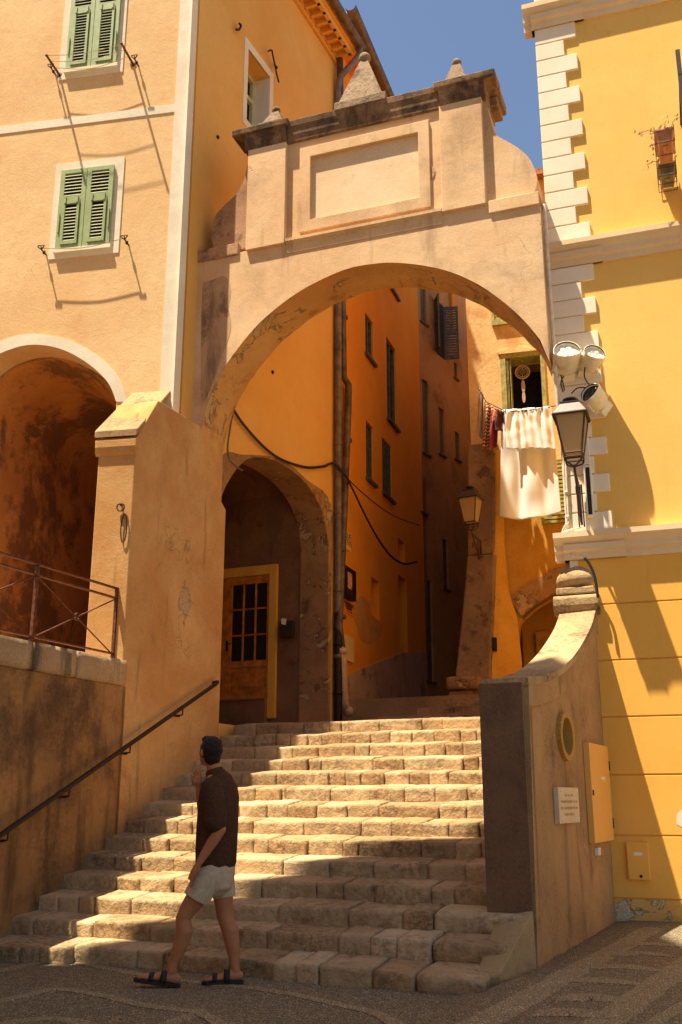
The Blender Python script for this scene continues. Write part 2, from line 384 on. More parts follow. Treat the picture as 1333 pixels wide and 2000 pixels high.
def thing(name, label, cat, loc, group=None, rotz=0.0):
    o = bpy.data.objects.new(name, None); COL.objects.link(o)
    o.empty_display_size = .2
    o.location = loc; o.rotation_euler = (0, 0, rotz); o['label'] = label; o['category'] = cat
    if group: o['group'] = group
    return o
def root_of(o):
    while o.parent: o = o.parent
    return o
def link(name, mb, mat, parent=None, smooth=False, bev=0, seg=2, local=False, label=None, solid=0, subsurf=0, remesh=0, jit=None):
    bm = mb.bm
    if parent is not None and not local:
        r = root_of(parent)
        M = (Matrix.Translation(r.location) @ r.rotation_euler.to_matrix().to_4x4()).inverted()
        bmesh.ops.transform(bm, matrix=M, verts=bm.verts)
    bmesh.ops.remove_doubles(bm, verts=bm.verts, dist=1e-5) if jit else None
    bmesh.ops.recalc_face_normals(bm, faces=bm.faces)
    me = bpy.data.meshes.new(name); bm.to_mesh(me); bm.free()
    for m in (mat if isinstance(mat, (list, tuple)) else [mat]): me.materials.append(m)
    o = bpy.data.objects.new(name, me); COL.objects.link(o)
    if parent is not None: o.parent = parent
    if smooth:
        for p in me.polygons: p.use_smooth = True
    if remesh:
        md = o.modifiers.new('Remesh', 'REMESH'); md.mode = 'VOXEL'; md.voxel_size = remesh; md.use_smooth_shade = True
        ms = o.modifiers.new('Smooth', 'SMOOTH'); ms.iterations = 6; ms.factor = .5
    if bev:
        b = o.modifiers.new('Bevel', 'BEVEL'); b.width = bev; b.segments = seg; b.limit_method = 'ANGLE'; b.angle_limit = R(40)
    if solid:
        sd = o.modifiers.new('Solidify', 'SOLIDIFY'); sd.thickness = solid; sd.offset = 0
    if subsurf:
        ss = o.modifiers.new('Subdivision', 'SUBSURF'); ss.levels = subsurf; ss.render_levels = subsurf
    if label: o['label'] = label
    return o
def tag(o, label, cat, group=None):
    o['label'] = label; o['category'] = cat
    if group: o['group'] = group
    return o
def struct(o): o['kind'] = 'structure'; return o
def lone(name, mb, mat, label, cat, group=None, base=None, **kw):
    """a thing that is one mesh, its origin at its base"""
    if base is None:
        vs = [v.co for v in mb.bm.verts]
        base = V((sum(v.x for v in vs) / len(vs), sum(v.y for v in vs) / len(vs), min(v.z for v in vs)))
    bmesh.ops.translate(mb.bm, vec=-V(base), verts=mb.bm.verts)
    o = link(name, mb, mat, None, **kw); o.location = base
    return tag(o, label, cat, group)
def copy_tree(o, parent=None):
    c = o.copy(); COL.objects.link(c)
    if parent is not None: c.parent = parent
    for ch in list(o.children): copy_tree(ch, c)
    return c
def smoothline(pts, k=6, closed=False):
    pts = [V(p) for p in pts]; out = []; n = len(pts)
    for i in range(n if closed else n - 1):
        g = (lambda j: pts[j % n]) if closed else (lambda j: pts[max(0, min(n - 1, j))])
        p0, p1, p2, p3 = g(i - 1), g(i), g(i + 1), g(i + 2)
        for t in range(k):
            u = t / k
            out.append(.5 * ((2 * p1) + (p2 - p0) * u + (2 * p0 - 5 * p1 + 4 * p2 - p3) * u * u + (3 * p1 - p0 - 3 * p2 + p3) * u ** 3))
    if not closed: out.append(pts[-1])
    return out
def pl(fr, pix, k=0, n=0.0):
    p = [fr.px(x, y, n) for x, y in pix]
    if k: p = [(v[0], v[1]) for v in smoothline([(a, z, 0) for a, z in p], k)]
    return p
def rect(a0, a1, z0, z1): return [(a0, z0), (a1, z0), (a1, z1), (a0, z1)]
def text_mb(mb, body, fr, a, z, size, n, align='CENTER', ext=.002, sx=1.0):
    cu = bpy.data.curves.new('lettering', 'FONT'); cu.body = body; cu.size = size; cu.align_x = align; cu.extrude = ext
    ob = bpy.data.objects.new('lettering', cu); me = bpy.data.meshes.new_from_object(ob)
    base = len(mb.bm.verts); tmp = bmesh.new(); tmp.from_mesh(me); vm = {}
    for v in tmp.verts: vm[v.index] = mb.bm.verts.new(fr.w(a + v.co.x * sx, z + v.co.y, n + v.co.z))
    for f in tmp.faces: mb.face([vm[v.index] for v in f.verts])
    tmp.free(); bpy.data.objects.remove(ob); bpy.data.curves.remove(cu); bpy.data.meshes.remove(me)
def rough_block(mb, P, a0, a1, b0, b1, c0, c1, rr=.025, amp=.012, step=.055, seed=0):
    """stone with rounded, uneven edges; P(a, b, c) gives the world point"""
    na, nb, nc = (max(2, int(round((h - l) / step))) for l, h in ((a0, a1), (b0, b1), (c0, c1)))
    vm = {}
    ha, hb, hc = (a1 - a0) / 2, (b1 - b0) / 2, (c1 - c0) / 2; ca, cb, cc = (a0 + a1) / 2, (b0 + b1) / 2, (c0 + c1) / 2
    rr = min(rr, ha * .8, hb * .8, hc * .8)
    def vert(i, j, k):
        if (i, j, k) in vm: return vm[(i, j, k)]
        p = V((-ha + 2 * ha * i / na, -hb + 2 * hb * j / nb, -hc + 2 * hc * k / nc))
        inn = V((max(-ha + rr, min(ha - rr, p.x)), max(-hb + rr, min(hb - rr, p.y)), max(-hc + rr, min(hc - rr, p.z))))
        d = p - inn
        if d.length > 1e-6: p = inn + d.normalized() * rr
        w = P(ca + p.x, cb + p.y, cc + p.z)
        q = V(w) + V((seed * 3.7, seed * 1.9, seed))
        nv = V((noise.noise(q * 3.1), noise.noise(q * 3.1 + V((9, 0, 0))), noise.noise(q * 3.1 + V((0, 9, 0))) * .6)) * amp \
            + V((noise.noise(q * 11), noise.noise(q * 11 + V((5, 0, 0))), noise.noise(q * 11 + V((0, 5, 0))) * .5)) * amp * .55 \
            + V((noise.noise(q * 27), noise.noise(q * 27 + V((5, 0, 0))), noise.noise(q * 27 + V((0, 5, 0))) * .35)) * amp * .55
        vm[(i, j, k)] = mb.bm.verts.new(V(w) + nv); return vm[(i, j, k)]
    for i in range(na):
        for j in range(nb):
            for k in (0, nc): mb.face([vert(i, j, k), vert(i + 1, j, k), vert(i + 1, j + 1, k), vert(i, j + 1, k)])
    for i in range(na):
        for k in range(nc):
            for j in (0, nb): mb.face([vert(i, j, k), vert(i + 1, j, k), vert(i + 1, j, k + 1), vert(i, j, k + 1)])
    for j in range(nb):
        for k in range(nc):
            for i in (0, na): mb.face([vert(i, j, k), vert(i, j + 1, k), vert(i, j + 1, k + 1), vert(i, j, k + 1)])
def sstep(a, b, x):
    t = max(0, min(1, (x - a) / (b - a))); return t * t * (3 - 2 * t)
def gz(x, y):  # the street swells gently towards the right
    p = V((x, y)) - X0; m = p.dot(SS)
    return .10 * sstep(.05, .38, m) + .03 * sstep(9.5, 11.3, y) * sstep(.3, .6, m) 
def gzi(x, y):  # the street mesh is a 0.25 m grid: follow its facets
    i, j = math.floor(x * 4), math.floor(y * 4); u, v = x * 4 - i, y * 4 - j
    g = lambda a, b: gz(a / 4, b / 4)
    return max(gz(x, y), (g(i, j) * (1 - u) + g(i + 1, j) * u) * (1 - v) + (g(i, j + 1) * (1 - u) + g(i + 1, j + 1) * u) * v)
# ------------------------------------------------------------------ street, terrace floor, alley floor
def ground():
    mb = MB(); xs = [-60, -30, -15] + [-8 + .25 * i for i in range(69)] + [15, 30, 60]; ys = [-60, -30, -12, -4] + [.25 * i for i in range(54)] + [20, 30, 60]
    g = [[mb.bm.verts.new((x, y, gz(x, y))) for x in xs] for y in ys]
    for j in range(len(ys) - 1):
        for i in range(len(xs) - 1): mb.face([g[j][i], g[j][i + 1], g[j + 1][i + 1], g[j + 1][i]])
    struct(link('street_ground', mb, PEBD, smooth=True))
    # bands of pale pebbles let into the paving
    def ongr(x, y):
        z = 0
        for _ in range(6): p = atz(x, y, z); z = gz(p.x, p.y)
        return p
    def ribbon(mb, pts, wid, seed=0, taper=False):
        lift = .0016 + .0004 * (seed % 12)
        P = [ongr(*p) for p in pts]; P = smoothline(P, 10); n = len(P)
        L_, R_ = [], []; LB, RB = [], []
        for i, p in enumerate(P):
            t = (P[min(i + 1, n - 1)] - P[max(i - 1, 0)]); t.z = 0; t.normalize(); nn = V((-t.y, t.x, 0))
            w = wid * (1 if not taper else max(.10, sin(pi * i / (n - 1)))) * (1 + .15 * noise.noise(p * 4 + V((seed, 0, 0))))
            e1 = .012 * noise.noise(p * 30 + V((seed, 3, 0)))
            row = []
            for sgn, L, B in ((1, L_, LB), (-1, R_, RB)):
                q = p + nn * (sgn * w / 2 + e1); row.append(mb.bm.verts.new((q.x, q.y, gzi(q.x, q.y) + lift))); L.append(row[-1]); B.append(mb.bm.verts.new((q.x, q.y, gzi(q.x, q.y) - .04)))
        for i in range(n - 1):
            mb.face([L_[i], L_[i + 1], R_[i + 1], R_[i]]); mb.face([LB[i], LB[i + 1], RB[i + 1], RB[i]]); mb.face([L_[i], L_[i + 1], LB[i + 1], LB[i]]); mb.face([R_[i], R_[i + 1], RB[i + 1], RB[i]])
        for i in (0, n - 1): mb.face([L_[i], R_[i], RB[i], LB[i]])
    mb = MB()
    ribbon(mb, [(820, 2060), (965, 1985), (1100, 1910), (1232, 1838), (1280, 1812)], .22, 1)
    ribbon(mb, [(1090, 2060), (1200, 1985), (1290, 1918), (1380, 1855)], .22, 2)
    for i, (a, b_, c_, w) in enumerate([((1085, 1955), (1150, 1948), (1235, 1958), .26), ((1105, 1918), (1180, 1915), (1262, 1925), .24), ((1148, 1893), (1215, 1888), (1300, 1898), .24),
                                 ((1195, 1868), (1250, 1862), (1320, 1870), .22), ((1040, 1985), (1110, 1978), (1200, 1990), .26), ((1225, 1848), (1270, 1844), (1330, 1850), .2)]):
        ribbon(mb, [a, b_, c_], w, 3 + i, True)
    ribbon(mb, [(1230, 2030), (1300, 1985), (1380, 1940)], .10, 14)
    ribbon(mb, [(-80, 1915), (0, 1897), (90, 1878), (135, 1877), (200, 1890), (300, 1908), (400, 1921), (530, 1936), (660, 1962), (760, 1992), (850, 2040)], .11, 21)
    ribbon(mb, [(-80, 1985), (0, 1957), (60, 1943), (115, 1933), (200, 1945), (290, 1966), (390, 1977)], .11, 22)
    ribbon(mb, [(392, 1978), (335, 1998), (270, 2040)], .11, 25)
    ribbon(mb, [(385, 1976), (450, 2010), (520, 2050)], .10, 23)
    ribbon(mb, [(-40, 2010), (40, 1994), (120, 1990), (200, 2010)], .12, 24)
    struct(link('pale_paving_bands', mb, PEBL))
ground()

mb = MB(); pts = [TW.w(-3, 0, -.2), TW.w(2.0, 0, -.2), FA.w(-.42, 0, -.3), FA.w(-1.45, 0, -3.5), FA.w(-1.45, 0, -16), FA.w(-5, 0, -16)]
mb.prism(Fr((0, 0), (1, 0), (0, 1)), [(0, 0), (0, 0.001), (0.001, 0)], 0, .001) if False else None
vs0 = [mb.bm.verts.new((p.x, p.y, 2.75)) for p in pts]; vs1 = [mb.bm.verts.new((p.x, p.y, 2.4)) for p in pts]
mb.face(vs0); mb.face(vs1)
for i in range(6): mb.face([vs0[i], vs0[(i + 1) % 6], vs1[(i + 1) % 6], vs1[i]])
struct(link('terrace_floor', mb, TERRF))

# ------------------------------------------------------------------ staircase
SF = Fr(X0, SS, -D)                         # a = m, n = -q
sroot = thing('stone_staircase', 'broad flight of worn pale limestone steps rising to the archway', 'staircase', (mq(-2, 0)[0], mq(-2, 0)[1], 0))
NST = 14
for k in range(NST):
    zt = RISE1 + RISE * k; q0 = TREAD * k; z0 = zt - .16
    mR = {0: .16, 1: .25, 2: .345}.get(k, -.015); mL = -4.40
    mb = MB(); a = mL; i = 0
    while a < mR - .05:
        w = rnd.choice((rnd.uniform(.16, .34), rnd.uniform(.3, .68))); b_ = min(a + w, mR)
        if mR - b_ < .2: b_ = mR
        dz = rnd.uniform(-.010, .008); dq = rnd.uniform(-.014, .014)
        if k == 0: dq += .05 * sin((a + 4.4) * 1.3) - (.10 if a < -3.7 else 0)
        rr = .010 if k < 4 else .007
        if k < 3 and b_ == mR: rr = .045
        mb.mi = rnd.choice((0, 0, 2, 3))
        rough_block(mb, lambda m, q, z: SF.w(m, z + .036 * (q - q0) / TREAD, -q), a + .0025, b_ - .0025, q0 + dq, q0 + TREAD + .1, z0, zt + dz, rr, .011 if k else .014, .027, k * 17 + i)
        a = b_; i += 1
    mb.mi = 1
    mb.box(SF, mL, mR - .03, max(0, z0 - .1), zt - .036, -(q0 + TREAD + .35), -(q0 + (.15 if k == 0 else .045)))
    link('step', mb, [STONE, MORTAR, STONEB, STONEC], sroot, smooth=True)
ltz = RISE1 + RISE * (NST - 1)
# plaster haunch that closes the open end of the three lowest steps
P1 = atz(977, 1926, .03); P2 = KK.w(.0, .06, .004); P3 = KK.w(-.02, .50, .004)
mb = MB()
P3b = SF.w(.30, .49, -.72); P1b = SF.w(.0, .03, -.12)
mb.hull([P1, P1 - V((0, 0, .1)), P2, P2 - V((0, 0, .15)), P3, SF.w(.06, -.05, -.15), SF.w(.05, .10, -.16), SF.w(.05, .27, -.5), P3b, SF.w(.05, .45, -.8), SF.w(.05, 0, -.9), KK.w(.05, .50, -.05), SF.w(.235, .12, -.15), SF.w(.28, .29, -.44)])
link('end_slope', mb, BUFF, sroot, bev=.02)

# alley floor: landing and the climb beyond it
mb = MB()
def alley_quad(pts, z, t=.25):
    u = [mb.bm.verts.new((x, y, z)) for x, y in pts]; l = [mb.bm.verts.new((x, y, z - t)) for x, y in pts]
    mb.face(u); mb.face(l)
    for i in range(len(pts)): mb.face([u[i], u[(i + 1) % len(pts)], l[(i + 1) % len(pts)], l[i]])
q = TREAD * NST
alley_quad([mq(-8, q), mq(6, q), mq(6, q + 2.6), mq(-8, q + 2.6)], ltz - .02, 2.2)
for i, (qa, qb, zz) in enumerate([(3.3, 4.4, .64), (4.4, 5.6, .75), (5.6, 7.0, .86), (7, 9, .96), (9, 11, 1.05), (11, 15, 1.2), (15, 24, 1.4)]):
    alley_quad([mq(-8, q + qa), mq(8, q + qa), mq(8, q + qb + .05), mq(-8, q + qb + .05)], ltz + zz, 2.4)
mats_al = [plaster('alley_step_stone', (190, 150, 110), (150, 116, 84), stain=(110, 84, 62), st=(.5, .66), sscale=3, grain=.2, bmp=1.4, gscale=30, seed=66)]
for k, (qa, zz, m0) in enumerate(((.95, .16, -2.9), (1.75, .33, -2.6), (2.5, .50, -2.45))):
    m = m0
    while m < .3:
        w_ = rnd.uniform(.35, .6)
        mb.mi = rnd.choice((0, 1, 2)); rough_block(mb, lambda a, b, c: SF.w(a, c, -b), m + .007, m + w_ - .007, q + qa + rnd.uniform(-.02, .02), q + 3.4, ltz - .1, ltz + zz + rnd.uniform(-.01, .01), .02, .010, .08, 90 + k * 10 + int(m * 10)); m += w_
mb.mi = 0
struct(link('alley_path', mb, [plaster('alley_paving', (178, 140, 100), (150, 116, 82), stain=(130, 100, 74), st=(.54, .7), grain=.2, bmp=.8, seed=41), mats_al[0], STONEC]))

# ------------------------------------------------------------------ terrace wall and buttress
troot = thing('terrace_wall', 'tall rain streaked ochre retaining wall beside the left of the steps', 'wall', TW.w(0, 0))
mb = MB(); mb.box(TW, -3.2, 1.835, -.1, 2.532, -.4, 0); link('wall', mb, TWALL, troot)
mb = MB(); a = -3.2
for w in (.9, 1.0, .95, .62, .66, .88):
    b_ = min(a + w, 1.822)
    rough_block(mb, lambda m, n, z: TW.w(m, z, n), a + .003, b_ - .003, -.42, .03, 2.535, 2.818, .02, .006, .07, int(a * 10)); a = b_
link('coping', mb, COPING, troot, smooth=True)

broot = thing('buttress', 'leaning ochre buttress with a sloped stone cap, left of the archway', 'buttress', TW.w(1.76, 0))
a_top = TW.px(250, 852); FL = FA.n * -1
fr_r = TW.w(1.76, 0)                                # front right corner
BF = frontal((fr_r.x, fr_r.y), 10.7)
bw = -BF.px(185, 1000)[0]
mb = MB()
prof = [(1.76, -.1), (3.86, -.1), (3.86, 5.1), (3.5, 5.35), (3.16, 6.05), (2.166, 6.05), (1.76, 5.42)]
zs = [-.1, -.1, 5.1, 5.35, 6.05, 6.05, 5.42]
# solid: side face on TW, front face skewed to the facade
F_ = [mb.bm.verts.new(TW.w(a, z, 0)) for a, z in prof]
B_ = []
for (a, z) in prof:
    if a < 1.8: p = BF.w(-bw, z, 0)
    elif a < 2.3: p = BF.w(-bw, z, -.45)
    else: p = TW.w(a, z, -.30)
    B_.append(mb.bm.verts.new(p))
for i in range(len(prof)): mb.face([F_[i], F_[(i + 1) % len(prof)], B_[(i + 1) % len(prof)], B_[i]])
for t in tessellate_polygon([[V((a, z, 0)) for a, z in prof]]): mb.face([F_[i] for i in t]); mb.face([B_[i] for i in reversed(t)])
mb.box(BF, -bw + .002, -.1, -.1, 5.4, -1.25, -.3)
link('body', mb, BUTT, broot, bev=.012)
mb = MB()
c0 = 5.36
def slab(n0, n1, z0, z1, a0, a1, t):
    A = [BF.w(a, z, n) + V((0, 0, dz)) for a in (a0, a1) for (n, z) in ((n0, z0), (n1, z1)) for dz in (0, t)]
    mb.hull(A)
slab(.05, -1.1, 5.44, 6.46, -bw - .05, .03, .085)
link('cap', mb, BCOPE, broot, bev=.02)
mb = MB(); mb.sweep(BF, [(0, 5.22), (.03, 5.25), (.045, 5.32), (.045, 5.40), (.02, 5.43), (0, 5.43)], -bw - .03, .012)
link('moulding', mb, BUTT, broot)
# ------------------------------------------------------------------ corner house
hroot = thing('corner_house', 'peach corner house with white edged arcade and green shutters', 'house', FA.w(0, 0))
HT = 15.2
tin = pl(FA, [(-78, 830), (-60, 760), (-20, 705), (30, 680), (75, 674), (125, 684), (175, 712), (212, 748), (228, 785)], 6)
aR, zR = tin[-1]; aL = tin[0][0]
hole = [(aL, 2.4)] + tin + [(aR, 2.4)]
WX = FA.px(75, 674)
mb = MB(); mb.prism(FA, [(-7, 2.3), (0, 2.3), (0, HT), (-7, HT)], -.45, 0, [hole[::-1]])
link('wall', mb, PEACH, hroot)
# barrel vault and walls of the arcade
mb = MB(); n0, n1 = -.40, -15.0
ext = hole
def arcstrip(poly, n0, n1, k=10, wob=0):
    rows = []
    for j in range(k + 1):
        nn = n0 + (n1 - n0) * j / k
        cm = (poly[0][0] + poly[-1][0]) / 2; tt = max(0, min(1, (-nn - .4) / 3.0))
        rows.append([mb.bm.verts.new(FA.w(a if a < cm else cm + (a - cm) * (1 - .85 * tt), z, nn)) for a, z in poly])
    for r0, r1 in zip(rows[:-1], rows[1:]):
        for i in range(len(poly) - 1): mb.face([r0[i], r0[i + 1], r1[i + 1], r1[i]])
arcstrip(ext, n0, n1, 40)
cm = (ext[0][0] + ext[-1][0]) / 2; mb.poly([FA.w(a if a < cm else cm + (a - cm) * .15, z, n1) for a, z in ext])
link('arcade_vault', mb, VAULT, hroot)
# white bands
ot = [(a, z) for a, z in tin]
cx = sum(a for a, z in tin) / len(tin)
outer = pl(FA, [(-95, 830), (-76, 750), (-34, 690), (22, 660), (75, 654), (132, 664), (186, 692), (230, 735), (249, 785)], 6)
mb = MB(); mb.prism(FA, outer + tin[::-1], -.01, .012); link('arch_band', mb, WHITEP, hroot)
mb = MB(); b0 = pl(FA, [(0, 262), (345, 219)]); zb = (b0[0][1] + b0[1][1]) / 2; zt_ = FA.px(172, 226)[1]
mb.box(FA, -7, -.2, zb, zt_, -.01, .01); link('string_band', mb, WHITEP, hroot)
mb = MB()
cz = FA.px(330, 789)[1]
mb.box(FA, -.205, .0, cz - .25, HT, -.01, .014); mb.box(WG.off(WG.px(341, 700)[0], 0), -.0, .15, cz - .35, HT, -.02, .012)
link('corner_band', mb, WHITEP, hroot)
def shutters(q4, tilt):
    """q4: outer surround rectangle and shutter rectangle in pixels"""
    (sx0, sy0, sx1, sy1), (gx0, gy0, gx1, gy1) = q4
    A = FA.px(sx0, (sy0 + sy1) / 2)[0]; Bx = FA.px(sx1, (sy0 + sy1) / 2)[0]; zt2 = FA.px((sx0 + sx1) / 2, sy0)[1]; zb2 = FA.px((sx0 + sx1) / 2, sy1)[1]
    mb = MB(); ga0 = FA.px(gx0, (gy0 + gy1) / 2)[0]; ga1 = FA.px(gx1, (gy0 + gy1) / 2)[0]; gt = FA.px((gx0 + gx1) / 2, gy0)[1]; gb = FA.px((gx0 + gx1) / 2, gy1)[1]
    mb.prism(FA, rect(A, Bx, zb2, zt2), -.01, .012, [rect(ga0 + .02, ga1 - .02, gb + .02, gt - .02)])
    mb.box(FA, ga0 - .02, ga1 + .02, gb - .06, gb - .005, -.01, .06)
    w = link('window', mb, WHITEP, hroot)
    W_ = (ga1 - ga0) / 2; H_ = gt - gb
    for sd in (0, 1):
        a0 = ga0 + sd * W_ + .004; a1 = a0 + W_ - .008
        mb = MB(); st = .065; zf = gb + H_ * .60                      # flap hinge height
        def fr_(x0, x1, z0, z1, n0=.02, n1=.05): mb.box(FA, x0, x1, z0, z1, n0, n1)
        fr_(a0, a0 + st, gb, gt); fr_(a1 - st, a1, gb, gt); fr_(a0 + st + .001, a1 - st - .001, gt - .06, gt); fr_(a0 + st + .001, a1 - st - .001, gb, gb + .05); fr_(a0 + st + .001, a1 - st - .001, zf, zf + .07)
        # flap, leaning slightly out
        f0, f1 = a0 + st + .008, a1 - st - .008
        fr_(f0, f0 + .035, gb + .055, zf - .005, .03, .066); fr_(f1 - .035, f1, gb + .055, zf - .005, .03, .066); fr_(f0 + .036, f1 - .036, zf - .06, zf - .005, .03, .066); fr_(f0 + .036, f1 - .036, gb + .055, gb + .10, .03, .066)
        for hx in (f0 + .02, f1 - .045): fr_(hx, hx + .025, zf - .05, zf + .05, .05, .075)
        fr_(a0 + .02 if sd == 0 else a1 - .035, a0 + .035 if sd == 0 else a1 - .02, gb + .25, gb + .55, .05, .064)
        mb.mi = 1
        def louv(x0, x1, z0, z1, pit, nb):
            z = z0
            while z + pit * .6 < z1:
                v = [FA.w(x, zz, nn) for x, zz, nn in ((x0, z, nb + .022), (x1, z, nb + .022), (x1, z + pit * .72, nb - .012), (x0, z + pit * .72, nb - .012))]
                v2 = [p + V((0, 0, .008)) for p in v]
                mb.hull(v + v2); z += pit
        louv(a0 + st, a1 - st, zf + .075, gt - .065, .052, .028); louv(f0 + .036, f1 - .036, gb + .105, zf - .065, .05, .04)
        mb.mi = 2; mb.box(FA, a0 + .01, a1 - .01, gb + .01, gt - .01, .004, .008)
        link('shutter', mb, [GREEN, SLAT, DARK], w)
shutters(((104, 315, 238, 500), (117, 332, 221, 484)), 1)
shutters(((125, -60, 247, 148), (139, -50, 236, 132)), 0)
# wing along the alley, with the passage arch and a window
wend = WG.px(655, 900)[0]; wc = WG.px(341, 795)[0]
arcfront = pl(WG, [(412, 1100), (420, 1020), (434, 965), (455, 925), (478, 900), (500, 893), (532, 898), (565, 916), (595, 942), (618, 975), (632, 1010), (641, 1060)], 4)
jR = arcfront[-1][0]; jL = arcfront[0][0]
phole = [(jL, 2.29)] + arcfront + [(jR, 2.29)]
wz = [WG.px(485, 95), WG.px(527, 150), WG.px(485, 238)]
whole = rect(wz[0][0], wz[1][0], wz[2][1], wz[0][1])
mb = MB(); mb.prism(WG, [(wc + .16, 0), (wend, 0), (wend, HT), (wc + .16, HT)], -.5, 0, [phole[::-1], whole]); mb.box(WG, wc + .02, wc + .162, 2, HT, -.5, -.03)
link('wing_wall', mb, WINGOCH, hroot)
mb = MB(); (wa0, wz1), (wa1, _), (_, wz0) = wz
mb.prism(WG, rect(wa0 - .12, wa1 + .12, wz0 - .13, wz1 + .15), -.01, .012, [rect(wa0, wa1, wz0, wz1)])
w_ = link('window', mb, WHITEP, hroot)
mb = MB(); mb.prism(WG, rect(wa0, wa1, wz0, wz1), -.33, -.27, [rect(wa0 + .08, wa0 + .42 * (wa1 - wa0) * 1.0, wz0 + .08, wz0 + (wz1 - wz0) * .62), rect(wa0 + .47 * (wa1 - wa0), wa1 - .08, wz0 + .08, wz0 + (wz1 - wz0) * .62), rect(wa0 + .08, wa1 - .08, wz0 + (wz1 - wz0) * .68, wz1 - .08)])
link('casement', mb, SLAT, w_)
mb = MB(); mb.box(WG, wa1 - .008, wa1 + .02, wz0 + .002, wz1 - .002, -.27, -.004); link('reveal', mb, WHITEP, w_)
mb = MB(); mb.box(WG, wa0, wa1, wz0, wz1, -.36, -.34); link('pane', mb, PANE, w_)
# passage behind the wing arch
mb = MB(); back = -2.28
ph2 = [(jL - .02, 2.0), (jL - .02, 5.2)] + [(a + (.0), z + .35) for a, z in arcfront[4:-6]] + [(jR + .02, 5.3), (jR + .02, 2.0)]
rows = []
for nn in (-.49, -1.1, -1.7, back): rows.append([mb.bm.verts.new(WG.w(jR + .02 - (jR + .02 - a) * (1 - .8 * (nn + .49) / (back + .49)), z, nn)) for a, z in ph2])
for r0, r1 in zip(rows[:-1], rows[1:]):
    for i in range(len(ph2) - 1): mb.face([r0[i], r0[i + 1], r1[i + 1], r1[i]])
mb.face(rows[-1])
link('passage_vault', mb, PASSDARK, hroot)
# peeling reveal and render around the arch
mb = MB()
rf = [(a + .0, z) for a, z in phole]
of = [(jL - .15, 2.29)] + [(a, z) for a, z in pl(WG, [(404, 1100), (408, 1000), (416, 930), (440, 885), (470, 888), (500, 889), (534, 893), (570, 911), (600, 938), (640, 970), (652, 1030), (650, 1060)], 4)] + [(jR + .14, 5.2), (jR + .12, 4.3), (jR + .10, 2.29)]
mb.prism(WG, of + phole[::-1], -.01, .008)
# reveal lining
L0 = [mb.bm.verts.new(WG.w(a, z, .006)) for a, z in [(a - (.004 if a > 5.5 else -.004), z - .004) for a, z in phole]]; L1 = [mb.bm.verts.new(WG.w(a, z, -.505)) for a, z in [(a - (.004 if a > 5.5 else -.004), z - .004) for a, z in phole]]
for i in range(len(L0) - 1): mb.face([L0[i], L0[i + 1], L1[i + 1], L1[i]])
link('arch_surround', mb, PEELW, hroot)
# glazed door in the end wall of the passage
DF = frontal((WG.w(jR - .02, 0, -.5).x, WG.w(jR - .02, 0, -.5).y), 24)
dx0, dz1 = DF.px(420, 1118); dx1 = DF.px(540, 1250)[0]; dz0 = DF.px(540, 1400)[1]
dtop = DF.px(480, 1108)[1]
fr1 = DF.px(526, 1250)[0]; sill = DF.px(480, 1366)[1]; dtop2 = DF.px(480, 1126)[1]
fl0 = fr1 - 1.0
mb = MB(); mb.prism(DF, [(fl0 - .13, sill), (fl0, sill), (fl0, dtop2), (fr1, dtop2), (fr1, dz0 - .02), (dx1, dz0 - .02), (dx1, dtop), (fl0 - .13, dtop)], -.06, .03)
mb.mi = 1; mb.box(DF, fl0 - .12, fr1 - .005, dz0 - .1, sill - .03, -.05, .10); mb.box(DF, fl0 - .12, fr1 - .005, sill - .028, sill, -.05, .13)
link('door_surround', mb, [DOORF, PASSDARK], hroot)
mb = MB(); gz1 = DF.px(480, 1140)[1]; gz0 = DF.px(480, 1292)[1]
g0 = DF.px(452, 1200)[0]; g1 = DF.px(525, 1200)[0] - .02
holes = []
for i in range(3):
    for j in range(3):
        x0 = g0 + (g1 - g0) * i / 3 + .012; x1 = g0 + (g1 - g0) * (i + 1) / 3 - .012; z0 = gz0 + (gz1 - gz0) * j / 3 + .012; z1 = gz0 + (gz1 - gz0) * (j + 1) / 3 - .012
        holes.append(rect(x0, x1, z0, z1))
pz1 = gz0 - .10; pz0 = sill + .14
mb.prism(DF, rect(fl0 + .01, fr1 - .01, sill + .004, dtop2 - .005), -.04, .005, holes + [rect(g0 + .01, g1 - .01, pz0, pz1)])
mb.box(DF, g0 + .012, g1 - .012, pz0 + .002, pz1 - .002, -.035, -.012); mb.box(DF, g0 + .06, g1 - .06, pz0 + .06, pz1 - .06, -.012, .0)
dr = link('door', mb, WOOD, hroot, bev=.004)
mb = MB(); mb.box(DF, g0, g1, gz0, gz1, -.035, -.028); link('pane', mb, PANE, dr)
mb = MB(); hz = DF.px(450, 1258)[1]; mb.tube([DF.w(g0 - .06, hz, .0), DF.w(g0 - .06, hz, .05), DF.w(g0 + .03, hz, .055)], .011, 8); mb.box(DF, g0 - .085, g0 - .04, hz - .12, hz + .06, .004, .012); link('handle', mb, IRON, dr)
mb = MB(); text_mb(mb, 'E T I I', DF, DF.px(478, 1060)[0], DF.px(478, 1066)[1], .16, .004, ext=.002); link('lettering', mb, simple('rust_letters', (120, 60, 34), .9, var=.3), hroot)
